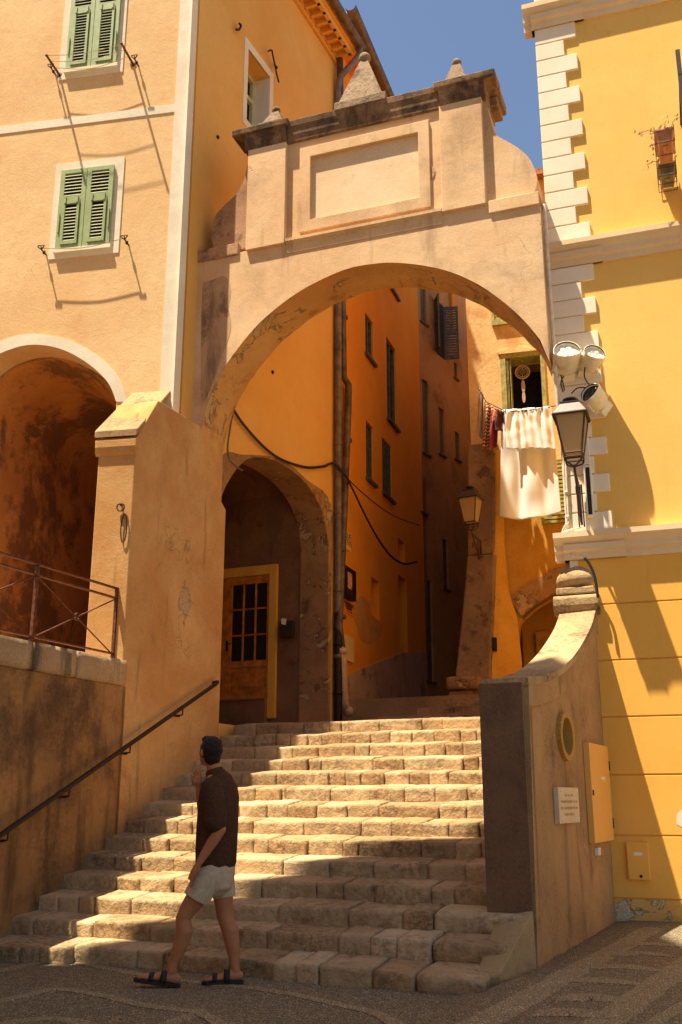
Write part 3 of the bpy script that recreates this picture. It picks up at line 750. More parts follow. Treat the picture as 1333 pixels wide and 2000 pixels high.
# eaves of the wing: soffit with dentil coffers, gutter, roof
ez = WG.px(648, 112)[1]; EO = .42
mb = MB(); mb.box(WG, wc, wend + .02, ez - .03, ez + .04, -.2, .05)
for i in range(24):
    a = wend - .05 - i * .235
    if a < wc + .1: break
    mb.box(WG, a - .06, a, ez + .05, ez + .17, .0, EO - .06)
mb.box(WG, wc, wend, ez + .05, ez + .165, EO - .12, EO - .05); mb.box(WG, wc, wend, ez + .05, ez + .165, .0, .06)
mb.box(WG, wc, wend + .02, ez + .17, ez + .24, -.3, EO)
link('eaves', mb, WINGOCH, hroot)
def halfpipe(mb, fr, a0, a1, n, z, r, seg=8, t=.008):
    for rr, o in ((r, 1), (r - t, -1)):
        A = [mb.bm.verts.new(fr.w(a0, z - rr * sin(pi * k / seg), n + rr * cos(pi * k / seg))) for k in range(seg + 1)]
        B = [mb.bm.verts.new(fr.w(a1, z - rr * sin(pi * k / seg), n + rr * cos(pi * k / seg))) for k in range(seg + 1)]
        for k in range(seg): mb.face([A[k], A[k + 1], B[k + 1], B[k]])
mb = MB(); halfpipe(mb, WG, wc, wend + .12, EO + .09, ez + .27, .10); mb.box(WG, wend + .10, wend + .12, ez + .17, ez + .27, EO + .0, EO + .18)
link('gutter', mb, ZINCB, hroot)
mb = MB()
for t in range(14):
    for (n0_, n1_) in ((EO + .02, -3.0),):
        pass
rp = [(EO + .04, ez + .25), (-4.2, ez + 1.75), (-8.4, ez + .25), (-8.4, ez + .15), (-4.2, ez + 1.6), (EO + .04, ez + .18)]
A = [WG.w(wc + .0 + .235 * min(n, 0), z, n) for n, z in rp]; B = [WG.w(wend + .05, z, n) for n, z in rp]
va = [mb.bm.verts.new(p) for p in A]; vb = [mb.bm.verts.new(p) for p in B]
for i in range(6): mb.face([va[i], va[(i + 1) % 6], vb[(i + 1) % 6], vb[i]])
for t in tessellate_polygon([[V((n, z, 0)) for n, z in rp]]): mb.face([va[i] for i in t]); mb.face([vb[i] for i in reversed(t)])
link('roof', mb, TILE, hroot)
mb = MB(); mb.box(FA, -7, -.05, HT - .05, HT + .1, -5, .25); mb.box(FA, -7.2, -6.95, 2.3, HT, -6, -.0); link('ceiling_slab', mb, PEACH, hroot)
# ------------------------------------------------------------------ archway
aroot = thing('stone_archway', 'weathered pale archway with blank panel and scrolled shoulders bridging the alley', 'archway', AR.w(2.4, 2.3))
TH = -.62
zl = AR.px(470, 489)[1]                     # ledge under the scrolls
zr = AR.px(1000, 392)[1]; zl = (zl + zr) / 2 if abs(zl - zr) < .5 else zl
def A_(x, y): return AR.px(x, y)
sr = A_(1056, 420)[0]; sl = -.25
inn = pl(AR, [(386, 980), (385, 930), (387, 880), (394, 830), (408, 780), (430, 733), (462, 684), (505, 633), (555, 590), (610, 555), (675, 526), (730, 515), (775, 513), (830, 519), (880, 531), (930, 553), (975, 583), (1020, 622), (1055, 663)], 5)
inn = [(max(a, -.02), z) for a, z in inn]
tip = (sr, AR.px(1086, 705)[1]); inn = [p for p in inn if p[0] < sr - .05] + [tip]
spand = [(sl, 4.6), (-.02, 4.6)] + inn + [(sr, zl), (sl, zl)]
mb = MB(); mb.prism(AR, spand, TH, 0)
link('spandrel_wall', mb, ARCHP, aroot)
# soffit lining, a little thinner than the wall opening, uneven at its edges
mb = MB(); K = 6; rows = []
for j in range(K + 1):
    nn = .004 + (TH - .012) * j / K; row = []
    for i, (a, z) in enumerate(inn):
        t = V((inn[min(i + 1, len(inn) - 1)][0] - inn[max(i - 1, 0)][0], inn[min(i + 1, len(inn) - 1)][1] - inn[max(i - 1, 0)][1])); t.normalize(); nr = V((t.y, -t.x))
        d_ = .006 + .02 * max(0, noise.noise(V((a * 3, z * 3, nn * 6)))) + (.03 if j >= 4 else 0) * (1 + .6 * noise.noise(V((a * 5, z * 5, 4))))
        row.append(mb.bm.verts.new(AR.w(a + nr.x * d_, z + nr.y * d_, nn)))
    rows.append(row)
for r0, r1 in zip(rows[:-1], rows[1:]):
    for i in range(len(inn) - 1): mb.face([r0[i], r0[i + 1], r1[i + 1], r1[i]])
link('soffit', mb, SOFFIT, aroot, smooth=True)
# shoulder blocks carrying the scrolls
s1l, s1r = A_(488, 300)[0], A_(944, 250)[0]
zc = A_(700, 225)[1] - .0                   # underside of cornice
zc = (A_(500, 285)[1] + A_(900, 195)[1]) / 2 - .07
mb = MB(); mb.box(AR, s1r + .03, sr + .0, zl - .16, zl + .02, TH - .0, .03); link('shoulder_ledge', mb, ARCHP, aroot, bev=.01)
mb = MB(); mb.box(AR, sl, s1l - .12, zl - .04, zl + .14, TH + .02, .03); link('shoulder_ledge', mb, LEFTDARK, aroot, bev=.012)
# attic with blank panel
pa_ = [A_(603, 308), A_(816, 257), A_(820, 385), A_(610, 428)]
p0, p1 = (pa_[0][0] + pa_[3][0]) / 2, (pa_[1][0] + pa_[2][0]) / 2; pz0, pz1 = (pa_[2][1] + pa_[3][1]) / 2, (pa_[0][1] + pa_[1][1]) / 2
mb = MB(); mb.prism(AR, rect(s1l, s1r, zl - .01, zc + .05), TH + .05, -.03, [rect(p0, p1, pz0, pz1)])
link('attic_wall', mb, ARCHP, aroot)
mb = MB(); mb.box(AR, p0 - .02, p1 + .02, pz0 - .02, pz1 + .02, TH + .1, -.055); link('panel', mb, plaster('pale_panel_plaster', (236, 204, 166), (226, 188, 146), stain=(190, 146, 108), st=(.56, .72), sscale=1.6, grain=.08, bmp=.4, seed=62, crack=.6), aroot)
mb = MB(); sp_ = pl(AR, [(396, 552), (418, 546), (440, 540), (452, 566), (447, 600), (452, 640), (437, 690), (420, 735), (404, 778), (394, 792), (393, 700), (394, 620)], 3); mb.prism(AR, sp_, -.02, .003); link('shade_and_stain_strip', mb, plaster('shaded_stained_plaster', (214, 172, 132), (192, 150, 114), stain=(128, 98, 78), st=(.50, .68), sscale=2.2, streak=((110, 84, 68), .52, .70, .7), grain=.12, bmp=.5, seed=63), aroot)  # thin overlay: wall stains plus the house corner's shade, painted in as darker plaster
# raised frame round the panel and pilasters
fa0, fa1 = A_(583, 350)[0], A_(853, 300)[0]
mb = MB(); mb.prism(AR, rect(p0 - .16, p1 + .15, pz0 - .17, pz1 + .16), -.04, .005, [rect(p0, p1, pz0, pz1)]); link('panel_frame', mb, ARCHP, aroot, bev=.006)
q0 = A_(560, 380)[0]; q1 = A_(862, 300)[0]
zb_ = (A_(560, 497)[1] + A_(855, 437)[1]) / 2
mb = MB(); mb.box(AR, s1l, q0, zl - .02, zc, -.03, .05); link('pilaster', mb, ARCHP, aroot, bev=.008)
mb = MB(); mb.box(AR, q1, s1r, zl - .02, zc, -.03, .05); link('pilaster', mb, ARCHP, aroot, bev=.008)
mb = MB(); mb.sweep(AR, [(0, 0), (.012, 0), (.014, .13), (.05, .16), (.05, .2), (-.02, .215)], q0 + .01, q1 - .01, zb_); link('base_band', mb, ARCHP, aroot)
# cornice
zT = (A_(470, 262)[1] + A_(955, 152)[1]) / 2
H_ = zT - zc
cp = [(-.3, 0), (.055, 0), (.06, H_ * .18), (.075, H_ * .32), (.08, H_ * .5), (.10, H_ * .72), (.11, H_), (-.3, H_ + .05)]
mb = MB()
o_ = .05
mb.sweep(AR, [(n - .045 if n > 0 else n, z) for n, z in cp], q0 + .001, q1 - .001, zc)
mb.sweep(AR, cp, s1l - .05, q0, zc); mb.sweep(AR, cp, q1, s1r + .05, zc)
mb.sweep(AR, [(n + .03 if n > 0 else n, z) for n, z in cp[5:]] + [(-.3, H_ * .72)], s1l - .22, q0 + .05, zc) ; mb.sweep(AR, [(n + .03 if n > 0 else n, z) for n, z in cp[5:]] + [(-.3, H_ * .72)], q1 - .05, s1r + .2, zc)
mb.box(AR, s1l - .16, s1r + .15, zc + H_ * .3, zc + H_ * .71, TH - .05, -.29); mb.box(AR, s1l - .06, s1r + .05, zc - .0, zc + H_ * .31, TH, -.29)
mb.box(AR, s1l - .21, s1r + .19, zc + H_ * .715, zc + H_ + .045, TH - .12, -.295)
link('cornice', mb, DARKCAP, aroot, bev=.012)
# scrolls
rs = pl(AR, [(950, 200), (957, 231), (966, 256), (988, 270), (1010, 283), (1031, 302), (1043, 325), (1048, 346), (1043, 368), (1030, 382), (1012, 389), (990, 394)], 5)
rs = [(s1r - .03, zc + .02), (s1r + .02, zc + .02)] + [p for p in rs if p[0] > s1r + .01] + [(s1r - .03, zl + .02)]
mb = MB(); mb.prism(AR, rs, TH + .12, -.06); link('scroll', mb, ARCHP, aroot)
ls = pl(AR, [(487, 292), (481, 320), (474, 350), (458, 377), (434, 400), (418, 420), (411, 444), (412, 468), (420, 488), (436, 500)], 5)
ls = [(s1l + .03, zc + .02), (s1l - .01, zc + .02)] + [p for p in ls if p[0] < s1l - .01] + [(s1l + .03, zl + .1)]
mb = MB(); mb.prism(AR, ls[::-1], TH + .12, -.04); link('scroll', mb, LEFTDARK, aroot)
# pinnacles
def pinnacle(xc, ytop, ybase, wpx, hb, nm=-.16):
    a, zb2 = A_(xc, ybase); zb2 = zT + .03; a2, zt2 = AR.px(xc, ytop, nm); w = wpx
    mb = MB(); C_ = AR.off(a2, nm)
    mb.box(C_, -w * .5, w * .5, zT - .02, zT + .10, -min(w * .5, .24), min(w * .5, .24))
    k = .42; hgt = zt2
    base = [C_.w(sx * w * k, zT + .10, sy * min(w * k, .22)) for sx in (-1, 1) for sy in (-1, 1)]
    mb.hull(base + [C_.w(sx * .055, hgt, sy * .05) for sx in (-1, 1) for sy in (-1, 1)])
    o = link('pinnacle', mb, PINN, aroot, bev=.008)
    mb = MB(); mb.ball(C_.w(0, hgt + hb * .75, 0), hb); link('ball', mb, PINN, o, smooth=True)
wm = A_(757, 200)[0] - A_(657, 215)[0]
pinnacle(713, 122, 205, wm, .085)
pinnacle(540, 222, 243, A_(566, 240)[0] - A_(516, 250)[0], .062)
pinnacle(893, 130, 160, A_(918, 150)[0] - A_(868, 160)[0], .066)
mb = MB(); pc = pl(AR, [(826, 328), (834, 326), (842, 322), (849, 330), (846, 344), (838, 350), (828, 362), (822, 352), (823, 340)], 3); mb.prism(AR, pc, -.02, .001 - .028); link('spalled_patch', mb, plaster('spalled_render', (190, 152, 112), (160, 126, 94), grain=.35, bmp=1.5, gscale=40, seed=44), aroot)

# ------------------------------------------------------------------ yellow house
yroot = thing('yellow_house', 'tall yellow house with white corner quoins and cream cornices on the right', 'house', BB.w(1, 0))
zlow = (BB.px(1150, 1093)[1]); zlowt = BB.px(1150, 1042)[1]
zmid0 = BB.px(1150, 517)[1]; zmid1 = BB.px(1150, 473)[1]; ztop0 = BB.px(1150, 38)[1]; ztop1 = BB.px(1150, -6)[1]
YH = 14.5
mb = MB(); mb.box(BB, .0, 9, zlow + .1, YH, -6, 0); link('upper_wall', mb, YELLOW, yroot)
gro = [BB.px(1258, y)[1] for y in (1176, 1287, 1399, 1513, 1632)]
mb = MB(); ed = [zlow + .1] + gro + [.34]
for i in range(len(ed) - 1):
    mb.box(BB, .01, 9, ed[i + 1] + .008, ed[i] - .008, -6, .012)
mb.box(BB, .02, 9, .3, zlow + .09, -5.9, -.006)
link('rusticated_wall', mb, YELLOWLOW, yroot, bev=.005)
mb = MB(); mb.box(BB, .01, 9, -.2, .335, -6, .016); link('wall_base', mb, BASEPEEL, yroot)
def cornice(z0, z1, name='cornice'):
    h = z1 - z0; mb = MB()
    pr = [(-.1, 0), (.03, 0), (.035, .25 * h), (.075, .33 * h), (.08, .55 * h), (.13, .75 * h), (.15, .8 * h), (.15, h), (-.1, h + .02)]
    mb.sweep(BB, pr, -.17, 9, z0); mb.sweep(BB, [(n + .03, z) if n > 0 else (n, z) for n, z in pr[:5]] + [(-.1, .55 * h)], -.07, .62, z0)
    link(name, mb, BCORN, yroot)
cornice(zlow, zlowt); cornice(zmid0, zmid1); cornice(ztop0, ztop1)
def quoins(z0, z1, n, first):
    h = (z1 - z0) / n
    for i in range(n):
        w = .50 if (i + first) % 2 == 0 else .34
        mb = MB(); mb.box(BB, -.03, w, z0 + i * h + .008, z0 + (i + 1) * h - .006, -.3, .035)
        link('quoin', mb, QUOIN, yroot, bev=.007)
zq = [BB.px(1060, y)[1] for y in (90, 442)]
quoins(zmid1 + .02, ztop0, 13, 0)
quoins(zlowt + .02, zmid0, 15, 0)
mb = MB(); mb.box(BB, -.012, .30, zlowt, YH, -.4, .012); mb.box(BB, -.012, .08, zlow - 1.2, zlow, -.4, .014); link('corner_strip', mb, QUOIN, yroot)
mb = MB(); pp = pl(BB, [(1322, 1592), (1330, 1583), (1345, 1580), (1360, 1592), (1352, 1612), (1336, 1616), (1322, 1610)], 3); mb.prism(BB, pp, 0, .0145); link('bare_patch', mb, WHITEP, yroot)
mb = MB(); mb.box(BB, .7, 9, YH, YH + .15, -6, .5); link('roof', mb, TILE, yroot)

# ------------------------------------------------------------------ alley houses
oroot = thing('orange_house', 'orange house lining the left of the alley, with narrow dark windows', 'house', AL.w(0, 2.3))
aend = AL.px(824, 900)[0]; OH = 15.85
def win_hole(pts, dep=.22):
    p = [AL.px(x, y) for x, y in pts]; a0 = (p[0][0] + p[3][0]) / 2; a1 = (p[1][0] + p[2][0]) / 2; z1 = (p[0][1] + p[1][1]) / 2; z0 = (p[2][1] + p[3][1]) / 2
    return a0, a1, z0, z1
WQ = [[(714, 608), (729, 634), (729, 708), (714, 690)], [(755, 654), (773, 688), (775, 842), (757, 812)], [(715, 818), (729, 838), (730, 948), (716, 930)],
      [(746, 850), (765, 876), (766, 984), (748, 955)], [(724, 1124), (740, 1138), (743, 1214), (727, 1202)], [(778, 1050), (791, 1062), (791, 1098), (778, 1096)], [(752, 545), (775, 560), (775, 582), (758, 552)]]
wins = [win_hole(q) for q in WQ]
dq_ = win_hole([(779, 1122), (796, 1136), (796, 1330), (780, 1330)]); dq_ = (dq_[0], dq_[1], 2.9, dq_[3])
mb = MB(); z0w = 2.0
mb.prism(AL, rect(0.02, aend, z0w, OH), -.5, 0, [rect(*w) for w in wins] + [rect(*dq_)])
link('wall', mb, ORANGE, oroot)
for i, (a0, a1, z0, z1) in enumerate(wins):
    mb = MB(); t = .05
    if i == 4 or i == 5:
        mb.box(AL, a0, a1, z0, z1, -.32, -.26)
        link('blind_window', mb, ORANGE, oroot); continue
    mb.prism(AL, rect(a0, a1, z0, z1), -.10, -.035, [rect(a0 + t, (a0 + a1) / 2 - t * .5, z0 + t, z1 - t), rect((a0 + a1) / 2 + t * .5, a1 - t, z0 + t, z1 - t)])
    mb.box(AL, a0 - .06, a1 + .1, z0 - .06, z0 - .002, -.08, .07)
    if i == 3:
        for k in range(6): mb.box(AL, a0 + (a1 - a0) * (k + .5) / 6 - .01, a0 + (a1 - a0) * (k + .5) / 6 + .01, z0, z1, -.03, -.012)
        for k in range(7): mb.box(AL, a0, a1, z0 + (z1 - z0) * (k + .5) / 7 - .008, z0 + (z1 - z0) * (k + .5) / 7 + .008, -.04, -.031)
    w = link('window', mb, DKGREEN, oroot)
    mb = MB(); mb.box(AL, a0, a1, z0, z1, -.12, -.09); link('pane', mb, PANE, w)
mb = MB(); mb.box(AL, dq_[0], dq_[1], dq_[2], dq_[3], -.35, -.3); link('door', mb, DKGREEN, oroot)
# sloping grey plinth
mb = MB(); pp = pl(AL, [(672, 1322), (700, 1308), (785, 1275), (785, 1420), (672, 1420)]); mb.prism(AL, pp[::-1], -.1, .02)
pr2 = AL.px(785, 1275); mb.prism(AL, [(pr2[0], 2), (aend, 2), (aend, pr2[1] + .3), (pr2[0], pr2[1])], -.1, .018)
link('plinth', mb, PLINTH, oroot)
# worn patch on the orange wall
mb = MB(); pp = pl(AL, [(694, 1175), (706, 1164), (720, 1178), (726, 1200), (746, 1222), (741, 1246), (722, 1258), (704, 1248), (697, 1222), (690, 1200)], 4); mb.prism(AL, pp, -.01, .006)
link('worn_patch', mb, plaster('worn_yellow_plaster', (210, 156, 84), (226, 140, 40), stain=(180, 140, 90), st=(.5, .62), sscale=4, grain=.2, bmp=.6, seed=45), oroot)
# upper building part seen over the archway, with eaves and gutter
OE = 17.3
ez2 = AL.px(690, 118)[1]
mb = MB(); EO2 = .41
mb.box(AL, -.3, aend, OH - .02, OH + .07, -.4, EO2)
for i in range(9): mb.box(AL, .1 + i * .75, .22 + i * .75, OH - .2, OH - .022, .0, EO2 - .05)
link('eaves', mb, ORANGEW, oroot)
mb = MB(); halfpipe(mb, AL, -.6, aend, EO2 + .09, OH + .12, .11); link('gutter', mb, ZINCB, oroot)
mb = MB(); rp = [(EO2 + .06, OH + .1), (-3.5, OH + 1.5), (-3.5, OH + 1.3), (EO2 + .06, OH + .072)]
va = [mb.bm.verts.new(AL.w(-.35, z, n)) for n, z in rp]; vb = [mb.bm.verts.new(AL.w(aend, z, n)) for n, z in rp]
for i in range(4): mb.face([va[i], va[(i + 1) % 4], vb[(i + 1) % 4], vb[i]])
mb.face(va); mb.face(vb)
for i in range(24):
    a = -.3 + i * .26
    mb.tube([AL.w(a, OH + .12, EO2 + .1), AL.w(a, OH + 1.5, -3.4)], .085, 8, cap='flat')
link('roof', mb, TILE, oroot)
mb = MB(); ga = frontal((AL.w(0, 0).x, AL.w(0, 0).y), 24)
mb.box(ga, -6, -.0, HT - 3, OH + .3, -.4, -.1); link('gable_wall', mb, ORANGEW, oroot)

nroot = thing('brown_house', 'shadowed brown house closing the bend at the far end of the alley', 'house', AL.w(aend, 2.5))
B2 = side((AL.w(aend, 0).x, AL.w(aend, 0).y), 33)
e2 = 5.2; BH = 15.6
mb = MB(); BWQ = [[(825, 735), (838, 752), (838, 895), (827, 875)], [(857, 790), (868, 806), (868, 893), (860, 882)], [(820, 553), (832, 565), (834, 640), (823, 622)], [(887, 705), (893, 712), (893, 742), (888, 735)], [(820, 925), (833, 935), (833, 1000), (820, 1000)], [(889, 840), (898, 850), (898, 900), (890, 895)], [(830, 1130), (846, 1136), (846, 1330), (830, 1330)], [(866, 1050), (876, 1058), (876, 1150), (866, 1150)]]
def bh(pts):
    p = [B2.px(x, y) for x, y in pts]; return ((p[0][0] + p[3][0]) / 2, (p[1][0] + p[2][0]) / 2, (p[2][1] + p[3][1]) / 2, (p[0][1] + p[1][1]) / 2)
bw_ = [bh(q) for q in BWQ]
mb.prism(B2, rect(.0, e2 + 6, 2, BH), -.4, 0, [rect(*w) for w in bw_ if w[1] < e2 + 5]); link('wall', mb, BROWNW, nroot)
for (a0, a1, z0, z1) in bw_:
    if a1 > e2 + 5: continue
    mb = MB(); mb.box(B2, a0, a1, z0, z1, -.12, -.05); mb.box(B2, a0 - .05, a1 + .05, z0 - .05, z0 - .002, -.1, .05); link('window', mb, DKGREEN, nroot)
# a pair of open shutters
mb = MB(); sa = B2.px(868, 650); s2 = B2.px(852, 650)
zs0, zs1 = B2.px(868, 702)[1], B2.px(868, 600)[1]
mb.box(B2, s2[0] - .0, s2[0] + .42, zs0, zs1, -.02, .01); w = link('window', mb, DARK, nroot)
for a_, ang in ((s2[0] - .02, 40), (s2[0] + .46, 62)):
    hinge = B2.off(a_, .01); aa = R(ang); dd = (B2.d * (cos(aa) * (1 if a_ > s2[0] else -1)) + B2.n * sin(aa)); nn_ = V((-dd.y, dd.x))
    SH = Fr(hinge.p, dd, nn_); mb = MB(); mb.prism(SH, rect(0, .36, zs0 + .02, zs1 - .02), -.02, .02, [rect(.06, .30, zs0 + .1, zs0 + .95 * (zs1 - zs0) / 2), rect(.06, .30, zs0 + 1.1 * (zs1 - zs0) / 2, zs1 - .1)])
    for k in range(18): mb.box(SH, .06, .30, zs0 + .1 + k * (zs1 - zs0 - .2) / 18, zs0 + .1 + (k + .55) * (zs1 - zs0 - .2) / 18, -.012, .012)
    link('shutter', mb, DKGREEN, w)
mb = MB(); mb.tube([B2.w(B2.px(878, 560)[0], zs1 - .5, .08), B2.w(B2.px(878, 560)[0], BH - .3, .08)], .05); link('drainpipe', mb, ORANGEW, nroot)

# ------------------------------------------------------------------ laundry house
lroot = thing('sand_house', 'sunlit sand coloured house on the right of the alley, laundry under its open window', 'house', LL.w(0, 2.5))
LX0 = LL.px(912, 640)[0]; LX1 = LX0 + 5.5; LH = LL.px(1050, 352)[1]
wq = [LL.px(983, 692), LL.px(1062, 690), LL.px(1062, 805), LL.px(983, 805)]
lw = (LL.px(983, 750)[0], LL.px(1063, 750)[0], LL.px(1020, 806)[1], LL.px(1020, 692)[1])
zv = LL.px(1045, 1150)[1]
ao = pl(LL, [(1012, 1330), (1012, 1225), (1030, 1195), (1060, 1172), (1110, 1150), (1180, 1150)], 4)
lowhole = [(ao[0][0], 2.2)] + ao[1:] + [(ao[-1][0], 2.2)]
zsplit = LL.px(1000, 905)[1]
mb = MB(); mb.prism(LL, rect(LX0, LX1, zsplit, LH), -.5, 0, [rect(*lw)]); link('upper_wall', mb, LPLAST, lroot)
mb = MB(); mb.prism(LL, [(LX0, 2.2), (lowhole[0][0] - .001, 2.2)] + lowhole[1:-1] + [(lowhole[-1][0], 2.2), (LX1, 2.2), (LX1, zsplit), (LX0, zsplit)], -.5, -.02); link('lower_wall', mb, LOCHRE, lroot)
mb = MB(); rg = [(a + .03, z - .05) for a, z in ao]; ro = pl(LL, [(985, 1330), (988, 1195), (1010, 1160), (1045, 1135), (1100, 1105), (1180, 1100)], 4)
mb.prism(LL, ro[6:] + ao[::-1][:-6], -.3, .03); link('rubble_arch', mb, PEELW, lroot)
mb = MB(); mb.box(LL, ao[0][0], LX1, 2.2, zv + .6, -1.4, -1.3); mb.box(LL, LL.px(1037, 1250)[0], LL.px(1066, 1250)[0], LL.px(1040, 1290)[1], LL.px(1040, 1212)[1], -1.3, -1.2); link('arch_recess', mb, LOCHRE, lroot)
mb = MB(); ft = .06
mb.prism(LL, rect(lw[0] - .03, lw[1] + .03, lw[2], lw[3] + .03), -.3, .03, [rect(lw[0] + ft, lw[1] - ft * .7, lw[2] + .0 + .03, lw[3] - ft)])
w = link('window', mb, OLIVE, lroot)
mb = MB()
for a_, w_ in ((lw[0] + ft + .001, .10),):
    for k in range(3): mb.box(LL, a_ + .02 * k, a_ + .02 * k + .008, lw[2] + .05, lw[3] - .08, -.28 + k * .03, .02)
    mb.box(LL, a_ + .07, a_ + .085, lw[2] + .05, lw[3] - .08, -.3, -.0)
link('shutter', mb, OLIVE, w)
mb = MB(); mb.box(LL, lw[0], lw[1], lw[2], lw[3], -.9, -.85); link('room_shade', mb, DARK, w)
mb = MB(); lp = pl(LL, [(972, 690), (990, 684), (1012, 686), (1020, 680), (1042, 684), (1066, 672), (1068, 690)]); mb.prism(LL, lp + [(lw[1] + .04, lw[3] + .03), (lw[0] - .05, lw[3] + .03)], -.02, .05); link('chipped_lintel', mb, LPLAST, lroot)
mb = MB(); ux0, ux1 = LL.px(960, 600)[0], LL.px(1000, 600)[0]; uz0, uz1 = LL.px(980, 626)[1], LL.px(980, 540)[1]
mb.box(LL, ux0, ux0 + .95, uz0 - .1, uz0, -.01, .06); mb.box(LL, ux0, ux0 + .05, uz0, uz1, -.01, .04); mb.box(LL, ux0 + .44, ux0 + .5, uz0, uz1, -.01, .04); mb.box(LL, ux0 + .9, ux0 + .95, uz0, uz1, -.01, .04)
for k in range(14): mb.box(LL, ux0 + .05, ux0 + .9, uz0 + .02 + k * .06, uz0 + .06 + k * .06, .0, .025)
link('window', mb, OLIVE, lroot)
mb = MB(); vx0 = LL.px(1062, 1000)[0]; vz0, vz1 = LL.px(1080, 1022)[1], LL.px(1080, 900)[1]
for k in range(16): mb.box(LL, vx0, vx0 + .5, vz0 + k * .07, vz0 + k * .07 + .045, -.01, .035)
mb.box(LL, vx0 - .04, vx0, vz0 - .02, vz1, -.01, .045); link('window', mb, OLIVE, lroot)
mb = MB(); mb.box(LL, LX0 - .1, LX1, LH, LH + .12, -3, .2); link('roof', mb, TILE, lroot)
mb = MB(); mb.box(side((LL.w(LX0, 0).x, LL.w(LX0, 0).y), 15), .01, 3, 2.2, LH, -.0, .4); mb.box(side((LL.w(LX0, 0).x, LL.w(LX0, 0).y), 15), 3.01, 15, 2.2, 13.4, -.0, 5); link('side_wall_and_shading_wing', mb, BROWNW, lroot)  # the long second box is an unseen wing, added to darken the alley

# battered pier in front of its left corner
proot = thing('stone_pier', 'rough battered masonry pier at the alley corner, lantern on its face', 'pier', LL.w(LX0, 2.4))
def PF(x, y, n): return LL.px(x, y, n)
def pier_ring(y, n, xl, xr, dep=0):
    a0, z = PF(xl, y, n); a1, _ = PF(xr, y, n); return [(a0, z, n), (a1, z, n), (a1 + .12, z, -.1), (a0, z, -.1)]
lv = [(868, .10, 914, 966), (950, .14, 914, 966), (1085, .24, 914, 966)]
def pier(mb, rings):
    V_ = [[mb.bm.verts.new(LL.w(a, z, n)) for a, z, n in r] for r in rings]
    for r0, r1 in zip(V_[:-1], V_[1:]):
        for i in range(4): mb.face([r0[i], r0[(i + 1) % 4], r1[(i + 1) % 4], r1[i]])
    mb.face(V_[0]); mb.face(V_[-1])
mb = MB(); pier(mb, [pier_ring(*r) for r in lv]); link('upper_shaft', mb, PIERST, proot, bev=.03)
mb = MB(); pier(mb, [pier_ring(1085, .32, 913, 966, 0), pier_ring(1180, .46, 905, 964, 0), pier_ring(1318, .66, 890, 958, 0), pier_ring(1420, .78, 882, 960, 0)]); link('lower_shaft', mb, PIERST, proot, bev=.03)
# ochre flank
mb = MB()
def fl(y, n, xl, xr, n2): a0, z = PF(xl, y, n); a1, _ = PF(xr, y, n2); return [(a0, z, n), (a1, z, n2)]
rows_ = [fl(880, .06, 960, 984, .0), fl(960, .10, 963, 985, .01), fl(1060, .20, 963, 986, .02), fl(1150, .36, 962, 994, .04), fl(1200, .42, 961, 1010, .08), fl(1290, .56, 957, 1020, .15), fl(1400, .70, 955, 1020, .2)]
for r in range(len(rows_) - 1):
    (p, q_), (p2, q2) = rows_[r], rows_[r + 1]
    K = 5
    for k in range(K):
        f0, f1 = k / K, (k + 1) / K
        def ip(u, v, f): 
            b_ = .05 * sin(pi * f); return LL.w(u[0] + (v[0] - u[0]) * f, u[1] + (v[1] - u[1]) * f, u[2] + (v[2] - u[2]) * f + b_)
        mb.poly([ip(p, q_, f0), ip(p, q_, f1), ip(p2, q2, f1), ip(p2, q2, f0)])
link('flank', mb, LOCHRE, proot, smooth=True, jit=1)
mb = MB(); ha, hz = PF(966, 1257, .54); mb.box(LL, ha - .03, ha + .035, hz - .12, hz + .10, .40, .56); link('vent_hole', mb, DARK, proot)
mb = MB(); bn = .95
b0 = PF(871, 1355, bn)[0]; b1 = PF(937, 1355, bn)[0]; bz = PF(900, 1320, bn)[1]; bz2 = PF(900, 1346, bn)[1]
rough_block(mb, lambda a, n, z: LL.w(a, z, n), b0, b1, .3, bn, bz2, bz, .03, .012, .06, 3)
rough_block(mb, lambda a, n, z: LL.w(a, z, n), b0 + .03, b1 - .1, .3, bn - .05, 2.2, bz2 - .01, .04, .03, .05, 5)
link('base_block', mb, PEELW, proot, smooth=True)
mb = MB(); rnd2 = random.Random(3); wa, wz_ = PF(938, 1330, .9)
for i in range(46):
    a = rnd2.uniform(-.14, .16); z = wz_ + rnd2.uniform(-.22, .04); p = LL.w(wa + a, z, .9 + rnd2.uniform(-.06, .1)); d_ = V((rnd2.uniform(-.5, .5), rnd2.uniform(-.5, .1), rnd2.uniform(-1, -.2))).normalized() * rnd2.uniform(.05, .11); s_ = V((d_.y, -d_.x, .3)).normalized() * .013
    mb.poly([p, p + d_ * .5 + s_, p + d_, p + d_ * .5 - s_])
lone('dry_plant', mb, LEAF, 'dry yellow weed hanging over the stone block at the foot of the pier', 'plant')

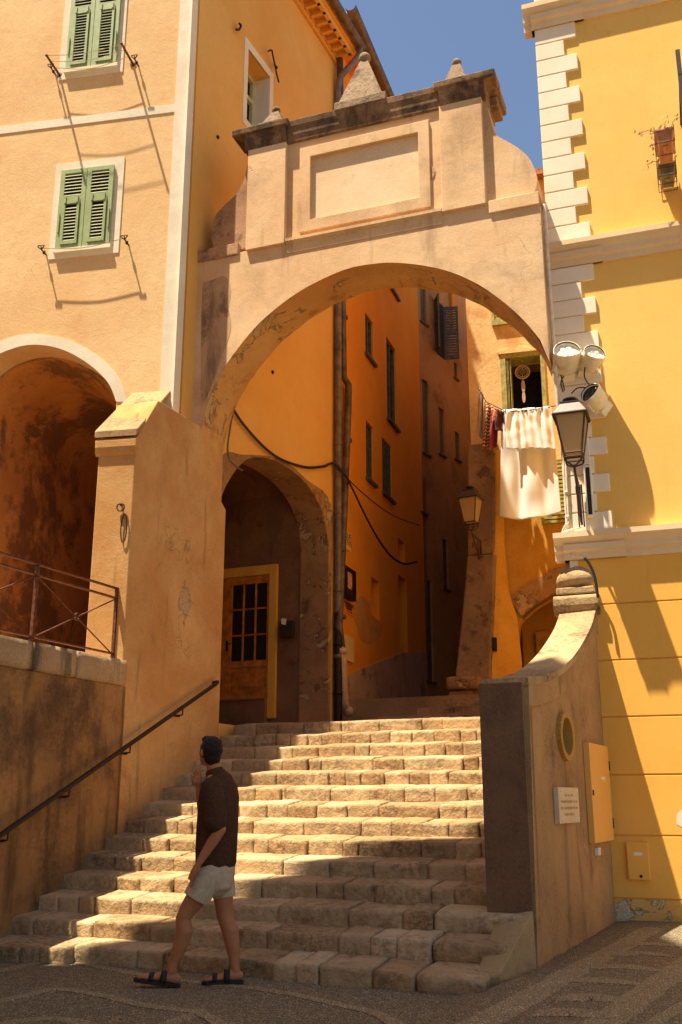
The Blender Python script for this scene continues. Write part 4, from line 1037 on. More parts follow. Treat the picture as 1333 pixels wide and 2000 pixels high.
# ------------------------------------------------------------------ parapet with finial
kroot = thing('parapet_wall', 'curved pebbledash parapet with oval niche, rising right of the steps', 'wall', KK.w(1, 0))
prof = pl(KK, [(1030, 1331), (1048, 1330), (1075, 1323), (1100, 1308), (1122, 1285), (1141, 1255), (1155, 1225), (1163, 1195)], 5)
prof = [(max(0, a), z) for a, z in prof]; PT = .37
kend = 3.25; KT = .37
mb = MB()
oc = KK.px(1104, 1438); ow = (KK.px(1118, 1438)[0] - KK.px(1090, 1438)[0]) / 2; oh = (KK.px(1104, 1392)[1] - KK.px(1104, 1486)[1]) / 2
oval = [(oc[0] + ow * .72 * cos(2 * pi * i / 28), oc[1] + oh * .78 * sin(2 * pi * i / 28)) for i in range(28)]
top_in = [(a, z - .02) for a, z in prof]
mb.prism(KK, [(0.006, -.1), (kend, -.1), (kend, prof[-1][1])] + top_in[::-1], -KT, -.012, [oval])
link('wall', mb, PARAPET, kroot)
mb = MB(); mb.box(KK, oc[0] - ow, oc[0] + ow, oc[1] - oh, oc[1] + oh, -.2, -.07); link('niche_back', mb, simple('dark_niche_glass', (52, 42, 34), .35, var=.3), kroot)
# raised border along front edge and top
bwid = .17
bor = [(0, -.1), (bwid * .8, -.1), (bwid * .8, prof[0][1] - .16)] 
low = [(a + .02, z - .20) for a, z in prof if a > bwid * .8]
mb = MB(); mb.prism(KK, [(0, -.1), (bwid * .8, -.1), (bwid * .8, prof[0][1] - .19)] + [p for p in low if p[0] > bwid * .8 + .05] + [(kend, prof[-1][1] - .12), (kend, prof[-1][1])] + prof[::-1], -.05, .012); link('border', mb, PARAPET, kroot, bev=.006)
EF = frontal((KK.w(0, 0).x, KK.w(0, 0).y), 25.4)
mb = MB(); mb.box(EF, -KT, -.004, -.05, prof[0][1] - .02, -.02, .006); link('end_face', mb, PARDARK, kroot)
mb = MB(); tp = [(a - .02, z - .03) for a, z in prof] + [(a - .02, z + .035) for a, z in prof][::-1]
mb.prism(KK, [(a, z) for a, z in tp], -KT - .02, .016); link('coping', mb, PARTOP, kroot, bev=.02)
mb = MB(); ring = [(oc[0] + ow * cos(2 * pi * i / 40), oc[1] + oh * sin(2 * pi * i / 40)) for i in range(40)]; ring2 = [(oc[0] + ow * .70 * cos(2 * pi * i / 40), oc[1] + oh * .77 * sin(2 * pi * i / 40)) for i in range(40)]
mb.prism(KK, ring, -.06, .03, [ring2[::-1]]); link('niche_ring', mb, RINGY, kroot, bev=.012)
# post head and ball finial
fin = KK.px(1163, 1190); pa0 = fin[0]
pz = prof[-1][1]
GF = frontal((KK.w(pa0, 0).x, KK.w(pa0, 0).y), 22)
gw = KT + .10
z1_, z2_, z3_, z4_ = GF.px(1120, 1203)[1], GF.px(1120, 1190)[1], GF.px(1120, 1162)[1], GF.px(1120, 1148)[1]
mb = MB()
def blk(x0, x1, z0, z1, n0, n1): mb.box(GF, x0, x1, z0, z1, n0, n1)
blk(-KT - .02, .012, pz - .25, z2_, -.42, .0)
pr = [(-.42, 0), (.02, 0), (.06, .05), (.085, .10), (.085, .17), (.05, .20), (-.42, .21)]
hh = (z3_ - z1_) / .21
mb.sweep(GF, [(n, z * hh) for n, z in pr], -KT - .085, .06, z1_)
blk(-KT - .05, .03, z3_, z4_, -.42, .055)
o = link('post_head', mb, PARTOP, kroot, bev=.015)
fb = GF.w(-KT / 2 - .0, z4_, -.18); fh = GF.px(1125, 1098, -.18)[1] - z4_
mb = MB(); rr = .262
mb.lathe(fb, [(rr * .72, 0), (rr * .78, fh * .06), (rr * .97, fh * .18), (rr, fh * .32), (rr * .95, fh * .46), (rr * .78, fh * .62), (rr * .62, fh * .78), (rr * .5, fh * 1.0), (rr * .42, fh * 1.12)], 24)
link('finial', mb, PARTOP, o, smooth=True)
# ------------------------------------------------------------------ pipes and cables
def frp(fr, pts, n): return [fr.w(*fr.px(x, y, n), n) for x, y in pts]
mb = MB(); P = [WG.w(wend + .02, ez + .16, EO + .09), WG.w(wend - .02, ez - .02, EO + .06), WG.w(wend - .08, ez - .42, .12), WG.w(wend - .08, ez - .7, .085)]
a_ = WG.px(655, 900)[0] - .06
P += [WG.w(a_, z, .085) for z in (12, 10.5, 9, 7.5, 6, 5, 4.2)]
mb.tube(P, .062, 12)
for z in (11, 9.1, 7.3, 6.05, 4.7, 3.6): mb.lathe(WG.w(a_, z, .085), [(.066, -.03), (.072, -.03), (.072, .03), (.066, .03)], 12)
dp = lone('downpipe', mb, ZINC, 'dull grey straight downpipe at the end of the ochre wing wall', 'downpipe', 'rain pipes at the alley corner', smooth=True)
mb = MB(); mb.tube([WG.w(a_, 4.3, .085), WG.w(a_, 2.32, .085)], .07, 12)
for z in (3.8, 3.0): mb.lathe(WG.w(a_, z, .085), [(.07, -.03), (.08, -.03), (.08, .03), (.07, .03)], 12)
r = dp.location; bmesh.ops.translate(mb.bm, vec=-r, verts=mb.bm.verts); link('cast_iron_foot', mb, IRON, dp, local=True, smooth=True)
mb = MB()
P = frp(AL, [(664, 130), (669, 560), (671, 735), (681, 752), (680, 800), (672, 1000), (664, 1180), (662, 1222), (668, 1268)], .10)
P[0].z = OH - .2
mb.tube(P, .066, 12)
for y_ in (620, 860, 1075, 1205):
    c = AL.w(*AL.px(680 if 750 < y_ < 900 else (672 if y_ < 740 else 668), y_, .10), .10); mb.lathe(c, [(.068, -.03), (.075, -.03), (.075, .03), (.068, .03)], 12)
d2 = lone('downpipe', mb, ZINCB, 'brown kinked downpipe on the orange wall, with a pale pink lower end', 'downpipe', 'rain pipes at the alley corner', smooth=True)
mb = MB(); P = frp(AL, [(667, 1272), (669, 1320), (671, 1372), (676, 1386)], .12); P.append(P[-1] + V((.05, -.06, -.03)))
mb.tube(P, .085, 14); mb.lathe(P[0], [(.09, -.05), (.098, -.05), (.098, .04), (.09, .04)], 14)
bmesh.ops.translate(mb.bm, vec=-d2.location, verts=mb.bm.verts); link('lower_pipe', mb, CLAYP, d2, local=True, smooth=True)

def cable(pts, r, mat, label, name='cable', group=None, k=6, cat='cable'):
    mb = MB(); mb.tube(smoothline(pts, k), r, 6); return lone(name, mb, mat, label, cat, group, smooth=True)
c1 = frp(WG, [(453, 795), (470, 822), (500, 858), (530, 886), (560, 903), (600, 914), (632, 912), (652, 906)], .05) + frp(AL, [(672, 925), (690, 958), (715, 1010), (740, 1055), (765, 1088), (790, 1102), (815, 1098)], .2)
mb = MB()
for dz in (0, .022): mb.tube(smoothline([p + V((0, dz * .5, dz)) for p in c1], 6), .014, 6)
lone('cable', mb, CABLE, 'black cable pair sagging across the wing wall and pipes into the alley', 'cable', smooth=True)
cable(frp(AL, [(660, 915), (700, 955), (745, 992), (780, 1012), (820, 1026)], .2), .011, CABLE, 'thin black wire from the downpipes into the alley, above the sagging cable pair')
mb = MB(); c3 = frp(TW, [(450, 792), (443, 830), (437, 872), (440, 897), (452, 910), (466, 920)], .0); c3 = [p + V((.05, .0, 0)) for p in c3]
for o_ in (0, .016): mb.tube(smoothline([p + V((o_, -o_, 0)) for p in c3], 6), .0065, 6)
lone('cable', mb, ZINC, 'pale and dark conduit pair running down the left inside of the archway', 'cable', smooth=True)

# ------------------------------------------------------------------ wall lantern (built once, copied)
def make_lantern():
    t = thing('wall_lantern', 'x', 'lantern', (0, 0, 0))
    b, h, w = .115, .52, .195
    mb = MB()
    cor = [(-1, -1), (1, -1), (1, 1), (-1, 1)]
    for i, (sx, sy) in enumerate(cor):
        tx, ty = cor[(i + 1) % 4]
        mb.tube([(sx * b, sy * b, 0), (sx * w, sy * w, h)], .013, 4, cap='flat')
        mb.tube([(sx * b, sy * b, 0), (tx * b, ty * b, 0)], .012, 4, cap='flat'); mb.tube([(sx * b, sy * b, -.055), (tx * b, ty * b, -.055)], .008, 4, cap='flat')
        mb.tube([(sx * b, sy * b, 0), (sx * b, sy * b, -.055)], .008, 4, cap='flat')
        mb.tube([(sx * w * 1.1, sy * w * 1.1, h), (tx * w * 1.1, ty * w * 1.1, h)], .02, 4, cap='flat')
    link('frame', mb, LAMPI, t, local=True)
    mb = MB(); A = [V((sx * w * 1.12, sy * w * 1.12, h + .01)) for sx, sy in cor]; B = [V((sx * w * .62, sy * w * .62, h + .17)) for sx, sy in cor]
    mb.hull(A + B); mb.hull([V((sx * w * .66, sy * w * .66, h + z)) for sx, sy in cor for z in (.172, .195)])
    mb.lathe((0, 0, h + .195), [(.05, 0), (.05, .03), (.095, .045), (.10, .06), (.07, .085), (.03, .10)], 18); link('roof', mb, LAMPI, t, local=True)
    mb = MB()
    for i, (sx, sy) in enumerate(cor):
        tx, ty = cor[(i + 1) % 4]; k = .97
        mb.poly([(sx * b * k, sy * b * k, 0), (tx * b * k, ty * b * k, 0), (tx * w * k, ty * w * k, h), (sx * w * k, sy * w * k, h)])
    link('glass', mb, frost('frosted_lantern_glass', (240, 218, 176), .7), t, local=True, solid=.004)
    mb = MB()
    for sx, sy in cor: mb.tube(smoothline([(sx * b, sy * b, -.02), (sx * b * .9, sy * b * .9, -.10), (sx * .03, sy * .03, -.15), (0, 0, -.17)], 4), .012, 6)
    mb.tube(smoothline([(0, 0, -.15), (0, .02, -.24), (0, .14, -.36), (0, .34, -.60), (0, .47, -.80)], 5), .017, 8)
    mb.tube(smoothline([(0, .01, -.2), (0, .16, -.26), (0, .34, -.28), (0, .50, -.30)], 4), .014, 8)
    mb.tube(smoothline([(0, .06, -.26), (-.0, .12, -.44), (0, .05, -.52), (0, .02, -.44), (0, .08, -.4)], 4), .010, 6)
    for x in (-.03, .035): mb.tube([(x, .40, -.30), (x, .47, -.86)], .010, 6)
    mb.cbox((0, .50, -.55), .03, .02, .56)
    link('bracket', mb, LAMPI, t, local=True, smooth=False)
    return t
lan = make_lantern()
a_, z_ = BB.px(1121, 888, .52)
lan.scale = (.86,) * 3; lan.location = BB.w(a_, z_, .52); lan.rotation_euler.z = -R(19); lan['label'] = 'large wall lantern of frosted glass under the white floodlights'; lan['group'] = 'lanterns on wall brackets'
l2 = copy_tree(lan); a_, z_ = LL.px(921, 1021, .64); l2.location = LL.w(a_, z_, .64); l2.rotation_euler.z = -R(15 + 14); l2.scale = (.80,) * 3
l2['label'] = 'small shaded lantern on the face of the rough alley pier'

# ------------------------------------------------------------------ floodlights (built once, copied)
def make_flood():
    t = thing('floodlight', 'x', 'floodlight', (0, 0, 0))
    mb = MB(); mb.lathe((0, 0, 0), [(.09, -.26), (.125, -.25), (.135, -.20), (.137, -.12), (.141, -.115), (.141, -.10), (.145, -.09), (.152, 0), (.155, .02), (.148, .022), (.140, .0), (.138, -.03)], 32)
    link('housing', mb, FLOODW, t, local=True, smooth=False, bev=0)
    for p in t.children[0].data.polygons: p.use_smooth = True
    mb = MB(); K = 20
    for rr in (.150, .156):
        lo, hi = [], []
        for k in range(K + 1):
            a = pi * k / K + pi; lo.append(mb.bm.verts.new((rr * cos(a), rr * sin(a), .015))); hi.append(mb.bm.verts.new((rr * cos(a), rr * sin(a), .02 + .075 * sin(pi * k / K))))
        for k in range(K): mb.face([lo[k], lo[k + 1], hi[k + 1], hi[k]])
    link('visor', mb, FLOODW, t, local=True, smooth=True)
    mb = MB(); mb.lathe((0, 0, 0), [(.138, -.025), (.138, -.018)], 32)
    for i in range(7):
        c = (0, 0) if i == 0 else (.072 * cos(i * pi / 3), .072 * sin(i * pi / 3)); mb.lathe((c[0], c[1], -.018), [(.033, 0), (.03, .008), (.015, .012)], 14)
    link('lens', mb, LENS, t, local=True)
    mb = MB(); mb.lathe((0, 0, 0), [(.150, .004), (.150, .018), (.140, .019), (.139, .004)], 32, cap=False)
    for i in range(3): mb.ball((.146 * cos(2.1 * i), .146 * sin(2.1 * i), .02), .008, 8, 6)
    link('rim', mb, LAMPI, t, local=True)
    mb = MB(); mb.cbox((.15, 0, -.14), .02, .05, .22); mb.cbox((-.15, 0, -.14), .02, .05, .22); mb.cbox((0, 0, -.29), .32, .05, .02); mb.cbox((0, .0, -.36), .20, .16, .13)
    link('yoke', mb, FLOODW, t, local=True, bev=.006)
    return t
FL0 = make_flood()
def place_flood(o, x, y, n, axis, sc, spin, label):
    a_, z_ = BB.px(x, y, n); o.location = BB.w(a_, z_, n); q = V((0, 0, 1)).rotation_difference(V(axis).normalized()); o.rotation_mode = 'QUATERNION'
    from mathutils import Quaternion
    o.rotation_quaternion = q @ Quaternion((0, 0, 1), spin); o.scale = (sc,) * 3; o['label'] = label; o['group'] = 'white floodlights above the lantern'
f2 = copy_tree(FL0); f3 = copy_tree(FL0)
place_flood(FL0, 1108, 688, .42, (-.10, -.93, .34), 1.05, .05, 'large white floodlight with bright lens, directly above the lantern')
place_flood(f2, 1161, 692, .32, (.12, -.95, .26), .86, -.1, 'smaller white floodlight with lens cluster, top right by the yellow wall')
place_flood(f3, 1155, 768, .34, (-.62, -.72, .30), .84, .3, 'tilted white floodlight with dark lens, at the right shoulder of the lantern')
for ch in f3.children:
    if ch.name.startswith('lens'):
        ch.data = ch.data.copy(); ch.data.materials[0] = LENSD
mb = MB()
for pts, n in (([(1096, 733), (1100, 748), (1103, 762)], .35), ([(1101, 735), (1096, 748), (1100, 765)], .33), ([(1143, 718), (1142, 735), (1150, 750), (1165, 760), (1176, 760)], .25), ([(1117, 768), (1128, 758), (1143, 757)], .3)):
    mb.tube(smoothline(frp(BB, pts, n), 5), .008, 6)
lone('cable', mb, CABLE, 'short black flexes looping between the white floodlights', 'cable', smooth=True)
# junction box and upright conduits beside the quoins
t = thing('junction_box', 'tall narrow metal junction box on the white quoins below the lantern', 'junction box', BB.w(*BB.px(1150, 1008, .05), .05))
mb = MB(); A0, A1 = BB.px(1143, 960, .12)[0], BB.px(1158, 960, .12)[0]; Z0, Z1, Z2 = BB.px(1150, 1008, .12)[1], BB.px(1150, 908, .12)[1], BB.px(1150, 815, .12)[1]
mb.prism(BB, rect(A0, A1, Z0, Z1), .03, .12, [rect(A0 + .02, A1 - .02, Z0 + .02, Z1 - .02)]); mb.box(BB, A0 + .005, A1 - .01, Z1 + .01, Z2, .03, .12); link('casing', mb, FLOODW, t, bev=.004)
mb = MB(); mb.box(BB, A0 + .022, A1 - .022, Z0 + .022, Z1 - .022, .03, .06); mb.tube([BB.w((A0 + A1) / 2, Z0 + .05, .085), BB.w((A0 + A1) / 2, Z1 - .06, .085)], .022, 8); link('inside', mb, LAMPI, t)
mb = MB(); sx = smoothline(frp(BB, [(1100, 872), (1103, 940), (1106, 1000), (1107, 1020), (1100, 1035), (1097, 1052), (1101, 1072), (1112, 1083), (1128, 1088), (1145, 1088)], .06), 6)
for o_ in (0, .025): mb.tube([p + V((o_, -o_ * .3, 0)) for p in sx], .010, 6)
for k in (2, 8, 14, 20, 30, 36, 44): 
    if k < len(sx): mb.ball(sx[k] + V((.012, -.005, 0)), .022, 8, 6)
mb.tube(smoothline(frp(BB, [(1097, 1042), (1112, 1036), (1135, 1030)], .08), 5), .012, 6)
lone('cable', mb, WCABLE, 'grey conduit pair clipped beside the quoins, curving round the lower cornice end', 'cable', smooth=True)
mb = MB(); mb.tube(smoothline(frp(BB, [(1143, 1090), (1152, 1102), (1160, 1120), (1165, 1142), (1168, 1165)], .16), 5), .016, 6)
lone('cable', mb, CABLE, 'thick dark cable dropping from the cornice behind the stone finial', 'cable', smooth=True)
mb = MB(); ca = BB.px(1062, 420, .5)[0]
mb.tube(frp(BB, [(1063, 402), (1071, 520), (1083, 690), (1093, 830)], .36), .026, 8); mb.tube(frp(BB, [(1055, 405), (1062, 520), (1074, 690)], .44), .009, 6)
lone('conduit', mb, WCABLE, 'slim white pipe running down where archway and yellow house meet', 'pipe', smooth=True)

# ------------------------------------------------------------------ laundry
def cloth(name, mat, fr, quad, n, folds, amp, label, nx=60, ny=40, group='washing hung out to dry', sag=.0, wob=.02):
    TL, TR, BR_, BL = [fr.px(x, y, n) for x, y in quad]; mb = MB(); g = []
    for j in range(ny + 1):
        v = j / ny; row = []
        for i in range(nx + 1):
            u = i / nx
            a = (TL[0] * (1 - u) + TR[0] * u) * (1 - v) + (BL[0] * (1 - u) + BR_[0] * u) * v
            z = (TL[1] * (1 - u) + TR[1] * u) * (1 - v) + (BL[1] * (1 - u) + BR_[1] * u) * v
            ph = noise.noise(V((u * 3, v * 1.2, len(name)))) * 1.8
            f = sin(u * folds * 2 * pi + ph) * amp * (.5 + .5 * min(1, v * 3 + .3)) + .6 * amp * sin(u * folds * 4.7 + ph * 2 + v * 2)
            f += amp * 1.2 * noise.noise(V((u * 5, v * 4, n * 9)))
            z += sag * sin(pi * u) * v + wob * noise.noise(V((u * 7, n, 1))) * v - .012 * abs(sin(u * folds * pi)) * (1 - v)
            row.append(mb.bm.verts.new(fr.w(a, z, n + f)))
        g.append(row)
    for j in range(ny):
        for i in range(nx): mb.face([g[j][i], g[j][i + 1], g[j + 1][i + 1], g[j + 1][i]])
    return lone(name, mb, mat, label, 'laundry', group, smooth=True, solid=.004)
cloth('white_sheet', SHEET, LL, [(981, 800), (1078, 793), (1097, 1000), (976, 1010)], .45, 2.2, .022, 'long white bed sheet hanging low under the open window', ny=60, sag=-.08)
cloth('white_sheet', SHEET, LL, [(986, 803), (1075, 794), (1086, 876), (990, 876)], .56, 6, .014, 'short gathered white cloth pegged in front of the long sheet', wob=.03)
cloth('grey_towel', TOWEL, LL, [(936, 758), (948, 772), (950, 862), (932, 850)], .30, 1.5, .03, 'grey towel hanging farthest left on the line', nx=24)
cloth('striped_garment', STRIPED, LL, [(951, 787), (964, 790), (958, 878), (943, 872)], .38, 1.5, .03, 'red and cream striped garment beside the grey towel', nx=24)
cloth('maroon_garment', PINKT, LL, [(960, 800), (976, 805), (972, 870), (955, 880)], .44, 1.2, .035, 'maroon garment hanging right of the striped one', nx=24)
cloth('plum_garment', DARKC, LL, [(966, 797), (987, 803), (987, 840), (968, 842)], .52, 1.0, .02, 'small dark plum garment next to the white cloths', nx=20, ny=16)
cloth('salmon_cloth', SALMON, LL, [(965, 798), (970, 802), (973, 818), (961, 824)], .54, .6, .012, 'tiny salmon pink cloth between the maroon and plum garments', nx=10, ny=10)
mb = MB(); mb.tube(frp(LL, [(934, 757), (950, 785), (985, 802)], .52), .008, 6); mb.tube(smoothline(frp(LL, [(985, 803), (1030, 801), (1090, 792)], .56), 4), .008, 6); mb.tube(frp(LL, [(985, 802), (985, 806)], .56), .008, 6); mb.tube([LL.w(*LL.px(985, 803, .56), .56), LL.w(LL.px(985, 803, .56)[0], LL.px(985, 803, .56)[1], .0)], .01, 6)
lone('clothesline', mb, IRON, 'dark washing line stretched under the open window', 'clothesline')
PEG = None
for (x, y) in ((1020, 802), (1028, 801), (1047, 799), (1059, 797), (988, 804)):
    p = LL.w(*LL.px(x, y, .575), .575)
    if PEG is None:
        mb = MB(); mb.cbox((0, 0, 0), .014, .02, .07); PEG = lone('clothes_peg', mb, DARK, 'dark peg on the washing line, clipping the short white cloth', 'clothes peg', 'pegs on the washing line', base=V((0, 0, 0))); PEG.location = p
    else:
        c = PEG.copy(); COL.objects.link(c); c.location = p
# round hanging ornament in the open window
mb = MB(); oc_ = LL.px(1021, 727, -.1); K = 28
for k in range(K):
    pass
def torus(mb, fr, a, z, n, r, t):
    mb.tube([fr.w(a + r * cos(2 * pi * k / 24), z + r * sin(2 * pi * k / 24), n) for k in range(25)], t, 6, cap=None)
torus(mb, LL, oc_[0], oc_[1], -.1, .125, .012); torus(mb, LL, oc_[0], oc_[1], -.1, .09, .006)
for k in range(10): mb.tube([LL.w(oc_[0] + .12 * cos(k * .628), oc_[1] + .12 * sin(k * .628), -.1), LL.w(oc_[0] + .03 * cos(k * .628 + 1), oc_[1] + .03 * sin(k * .628 + 1), -.1)], .003, 4)
for (dz, rx, rz) in ((-.27, .035, .12), (-.48, .03, .11)):
    ov = [(oc_[0] + rx * cos(2 * pi * i / 16), oc_[1] + dz + rz * sin(2 * pi * i / 16)) for i in range(16)]; mb.prism(LL, ov, -.105, -.095)
mb.tube([LL.w(oc_[0], oc_[1] + .4, -.1), LL.w(oc_[0], oc_[1] - .2, -.1)], .003, 4)
lone('hanging_ornament', mb, TOWEL, 'round woven ornament with feathers hanging in the open window', 'ornament')

# ------------------------------------------------------------------ things on the peach facade
grp = 'iron line holders on the peach facade'
def pole(mx, my, label):
    a, z = FA.px(mx, my); mb = MB(); mb.tube([FA.w(a, z, -.02), FA.w(a, z, .42)], .017, 8); mb.ball(FA.w(a, z, .42), .02, 8, 6); mb.lathe(FA.w(a, z, .0), [(.045, 0), (.045, .012), (.02, .015)], 12, (FA.n.x, FA.n.y, 0))
    lone('line_pole', mb, RUST, label, 'line holder', grp); return a, z
pl_ = pole(117, 147, 'straight iron pole jutting from the peach wall, left below the upper shutters')
pr_ = pole(260, 125, 'straight iron pole jutting from the peach wall, right below the upper shutters')
for i, n in enumerate((.40, .28, .14)):
    mb = MB(); mb.tube(smoothline([FA.w(pl_[0], pl_[1] + .015, n), FA.w((pl_[0] + pr_[0]) / 2, (pl_[1] + pr_[1]) / 2 - .05 - .02 * i, n), FA.w(pr_[0], pr_[1] + .015, n)], 6), .0045, 5)
    lone('washing_line', mb, WCABLE, ['outermost pale washing line between the two straight poles', 'middle pale washing line between the two straight poles', 'innermost pale washing line between the two straight poles'][i], 'washing line', 'empty washing lines')
HK = []
def hook(tx, ty, label):
    a, z = FA.px(tx + 9, ty + 13); mb = MB()
    mb.tube([FA.w(a, z, -.02), FA.w(a, z, .10), FA.w(a, z + .005, .16)], .011, 8); mb.ball(FA.w(a, z, .07), (.022, .022, .03), 8, 6)
    for sg in (-1, 1): mb.tube(smoothline([FA.w(a, z, .15), FA.w(a + sg * .03, z + .02, .165), FA.w(a + sg * .045, z + .05, .165), FA.w(a + sg * .02, z + .055, .165)], 4), .008, 6)
    mb.tube([FA.w(a, z, .15), FA.w(a, z + .05, .17)], .008, 6)
    lone('iron_hook', mb, IRON, label, 'line holder', grp, smooth=True); HK.append((a, z))
hook(100, 133, 'wrought hook just right of the left straight pole'); hook(262, 116, 'wrought hook beside the right straight pole')
hook(82, 485, 'wrought hook at the lower left of the lower shutters'); hook(243, 466, 'wrought hook at the lower right of the lower shutters')
mb = MB(); (a0, z0), (a1, z1) = HK[2], HK[3]; mb.tube(smoothline([FA.w(a0, z0 + .02, .15), FA.w((a0 + a1) / 2, (z0 + z1) / 2 - .05, .15), FA.w(a1, z1 + .02, .15)], 6), .006, 5)
lone('washing_line', mb, WCABLE, 'single pale line slung between the hooks under the lower shutters', 'washing line', 'empty washing lines')
# scrolled bracket and hook on the wing
mb = MB(); mb.tube(smoothline(frp(WG, [(524, 100), (531, 98), (533, 106), (537, 125), (541, 145), (545, 160)], .10), 5), .014, 6); mb.tube(frp(WG, [(537, 128), (539, 128)], .0) + frp(WG, [(537, 126)], .1), .012, 6); mb.ball(frp(WG, [(540, 132)], .1)[0], .03, 8, 6)
lone('iron_bracket', mb, IRON, 'long scrolled iron bracket beside the wing window', 'bracket')
mb = MB(); mb.tube(smoothline(frp(WG, [(462, 58), (468, 57), (471, 50), (468, 46)], .08), 5), .018, 6); mb.tube(frp(WG, [(465, 57)], .08) + frp(WG, [(468, 59)], -.02), .015, 6)
lone('iron_hook', mb, IRON, 'stubby iron hook high on the ochre wing wall', 'hook')
for x, y, lb in ((425, 268, 'rusty bolt end on the ochre wing wall beside the left scroll'), (532, 727, 'rusty bolt end on the ochre wall framed by the archway')):
    mb = MB(); mb.lathe(WG.w(*WG.px(x, y), -.01), [(.03, 0), (.028, .03), (.015, .04)], 10, (WG.n.x, WG.n.y, 0)); lone('wall_bolt', mb, IRON, lb, 'bolt', 'bolt ends in the wing wall')
# tether ring with its loop on the buttress
mb = MB(); a, z = BF.px(238, 992); torus(mb, BF, a, z, .03, .045, .008)
mb.tube([BF.w(a, z + .03, -.02), BF.w(a, z + .03, .04)], .012, 6)
lp = [BF.w(a + .03 + .035 * cos(t_) + .02, z - .25 + .17 * sin(t_), .02) for t_ in [i * 2 * pi / 20 for i in range(21)]]; mb.tube(lp, .007, 6, cap=None)
lone('tether_ring', mb, IRON, 'iron ring with a drooping wire loop on the buttress front', 'ring', smooth=True)

# ------------------------------------------------------------------ railing and handrail
RF = TW.off(0, -.12)
rr_ = thing('terrace_railing', 'rusty cross braced iron railing on the terrace coping', 'railing', RF.w(1.2, 2.82))
pa = RF.px(225, 1220)[0]; pb = RF.px(68, 1180)[0]; pc_ = pb - (pa - pb) * 1.0; pd = pc_ - (pa - pb)
zb0 = 2.82; zt0 = RF.px(226, 1150)[1]; zm = RF.px(222, 1165)[1]; zlo = 2.82 + .07
for a in (pa, pb, pc_, pd):
    mb = MB(); mb.box(RF, a - .018, a + .018, zb0 - .01, zt0 - .001, -.018, .018); mb.ball(RF.w(a, zb0 + .04, 0), .03, 8, 6); link('post', mb, RUST, rr_)
for nm, z in (('top_rail', zt0 + .008), ('middle_rail', zm - .01), ('bottom_rail', zlo)):
    mb = MB(); mb.box(RF, pd, pa + .02, z - .008, z + .008, -.022, .022); link(nm, mb, RUST, rr_)
for a0, a1 in ((pb, pa), (pc_, pb), (pd, pc_)):
    mb = MB(); mb.tube([RF.w(a0 + .02, zlo, .008), RF.w(a1 - .02, zm - .02, .008)], .008, 6); mb.tube([RF.w(a0 + .02, zm - .02, -.009), RF.w(a1 - .02, zlo, -.009)], .008, 6); torus(mb, RF, (a0 + a1) / 2, (zlo + zm - .02) / 2, 0, .035, .008)
    link('cross_brace', mb, RUST, rr_)
hr = thing('handrail', 'sloping dark iron handrail bracketed to the wall left of the steps', 'handrail', TW.w(1.5, .8))
h0 = TW.px(0, 1632, .09); h1 = TW.px(426, 1333, .09)
sl_ = (h1[1] - h0[1]) / (h1[0] - h0[0])
mb = MB(); hx = lambda a: h1[1] + (a - h1[0]) * sl_
mb.tube([TW.w(-1.3, hx(-1.3), .09), TW.w(h1[0] - .04, hx(h1[0] - .04), .09)], .024, 10); mb.tube([TW.w(h1[0] - .04, hx(h1[0] - .04), .09), TW.w(h1[0] + .03, hx(h1[0]) + .01, .07), TW.w(h1[0] + .03, hx(h1[0]), -.01)], .024, 10); link('rail', mb, IRON, hr, smooth=True)
for x, y in ((350, 1396), (247, 1466), (128, 1547), (8, 1625)):
    a = TW.px(x, y, .04)[0]; mb = MB(); z = hx(a); mb.tube([TW.w(a, z - .02, .09), TW.w(a, z - .09, .09), TW.w(a - .0, z - .10, .0)], .010, 6); mb.tube([TW.w(a - .05, z - .10, .012), TW.w(a + .05, z - .10, .012)], .012, 6); link('support', mb, IRON, hr)

# ------------------------------------------------------------------ signs, boxes and covers
def plate(name, fr, quad, n0, n1, mat, label, cat, bev=.003):
    p = [fr.px(x, y, n1) for x, y in quad]; a0 = (p[0][0] + p[3][0]) / 2; a1 = (p[1][0] + p[2][0]) / 2; z1 = (p[0][1] + p[1][1]) / 2; z0 = (p[2][1] + p[3][1]) / 2
    mb = MB(); mb.box(fr, a0, a1, z0, z1, n0, n1); return lone(name, mb, mat, label, cat, bev=bev), a0, a1, z0, z1
def sub(o, name, mb, mat, **k):
    bmesh.ops.translate(mb.bm, vec=-o.location, verts=mb.bm.verts); return link(name, mb, mat, o, local=True, **k)
o, a0, a1, z0, z1 = plate('street_sign', AL, [(671, 1031), (686, 1042), (686, 1078), (671, 1068)], -.01, .02, SIGNP, 'pale street name plate high on the orange wall beside the downpipes', 'street sign')
mb = MB(); am = a0 + (a1 - a0) * .62; text_mb(mb, 'RUE', AL, am, z0 + (z1 - z0) * .62, .15, .022, sx=1.3); text_mb(mb, 'ITTRE', AL, am - .03, z0 + (z1 - z0) * .25, .15, .022, sx=1.2); sub(o, 'lettering', mb, INK)
o, a0, a1, z0, z1 = plate('picture_shrine', AL, [(673, 1109), (692, 1116), (693, 1170), (674, 1165)], -.01, .10, LAMPI, 'small dark framed devotional picture case under the street name plate', 'shrine')
w_ = a1 - a0; h_ = z1 - z0
mb = MB(); mb.box(AL, a0 + w_ * .2, a1 - w_ * .25, z0 + h_ * .32, z1 - h_ * .1, .09, .104); sub(o, 'picture', mb, PICT)
mb = MB(); mb.prism(AL, rect(a0 - .02, a1 + .02, z0 - .02, z1 + .02), .05, .13, [rect(a0 + w_ * .15, a1 - w_ * .2, z0 + h_ * .08, z1 - h_ * .07)]); sub(o, 'case_frame', mb, IRON)
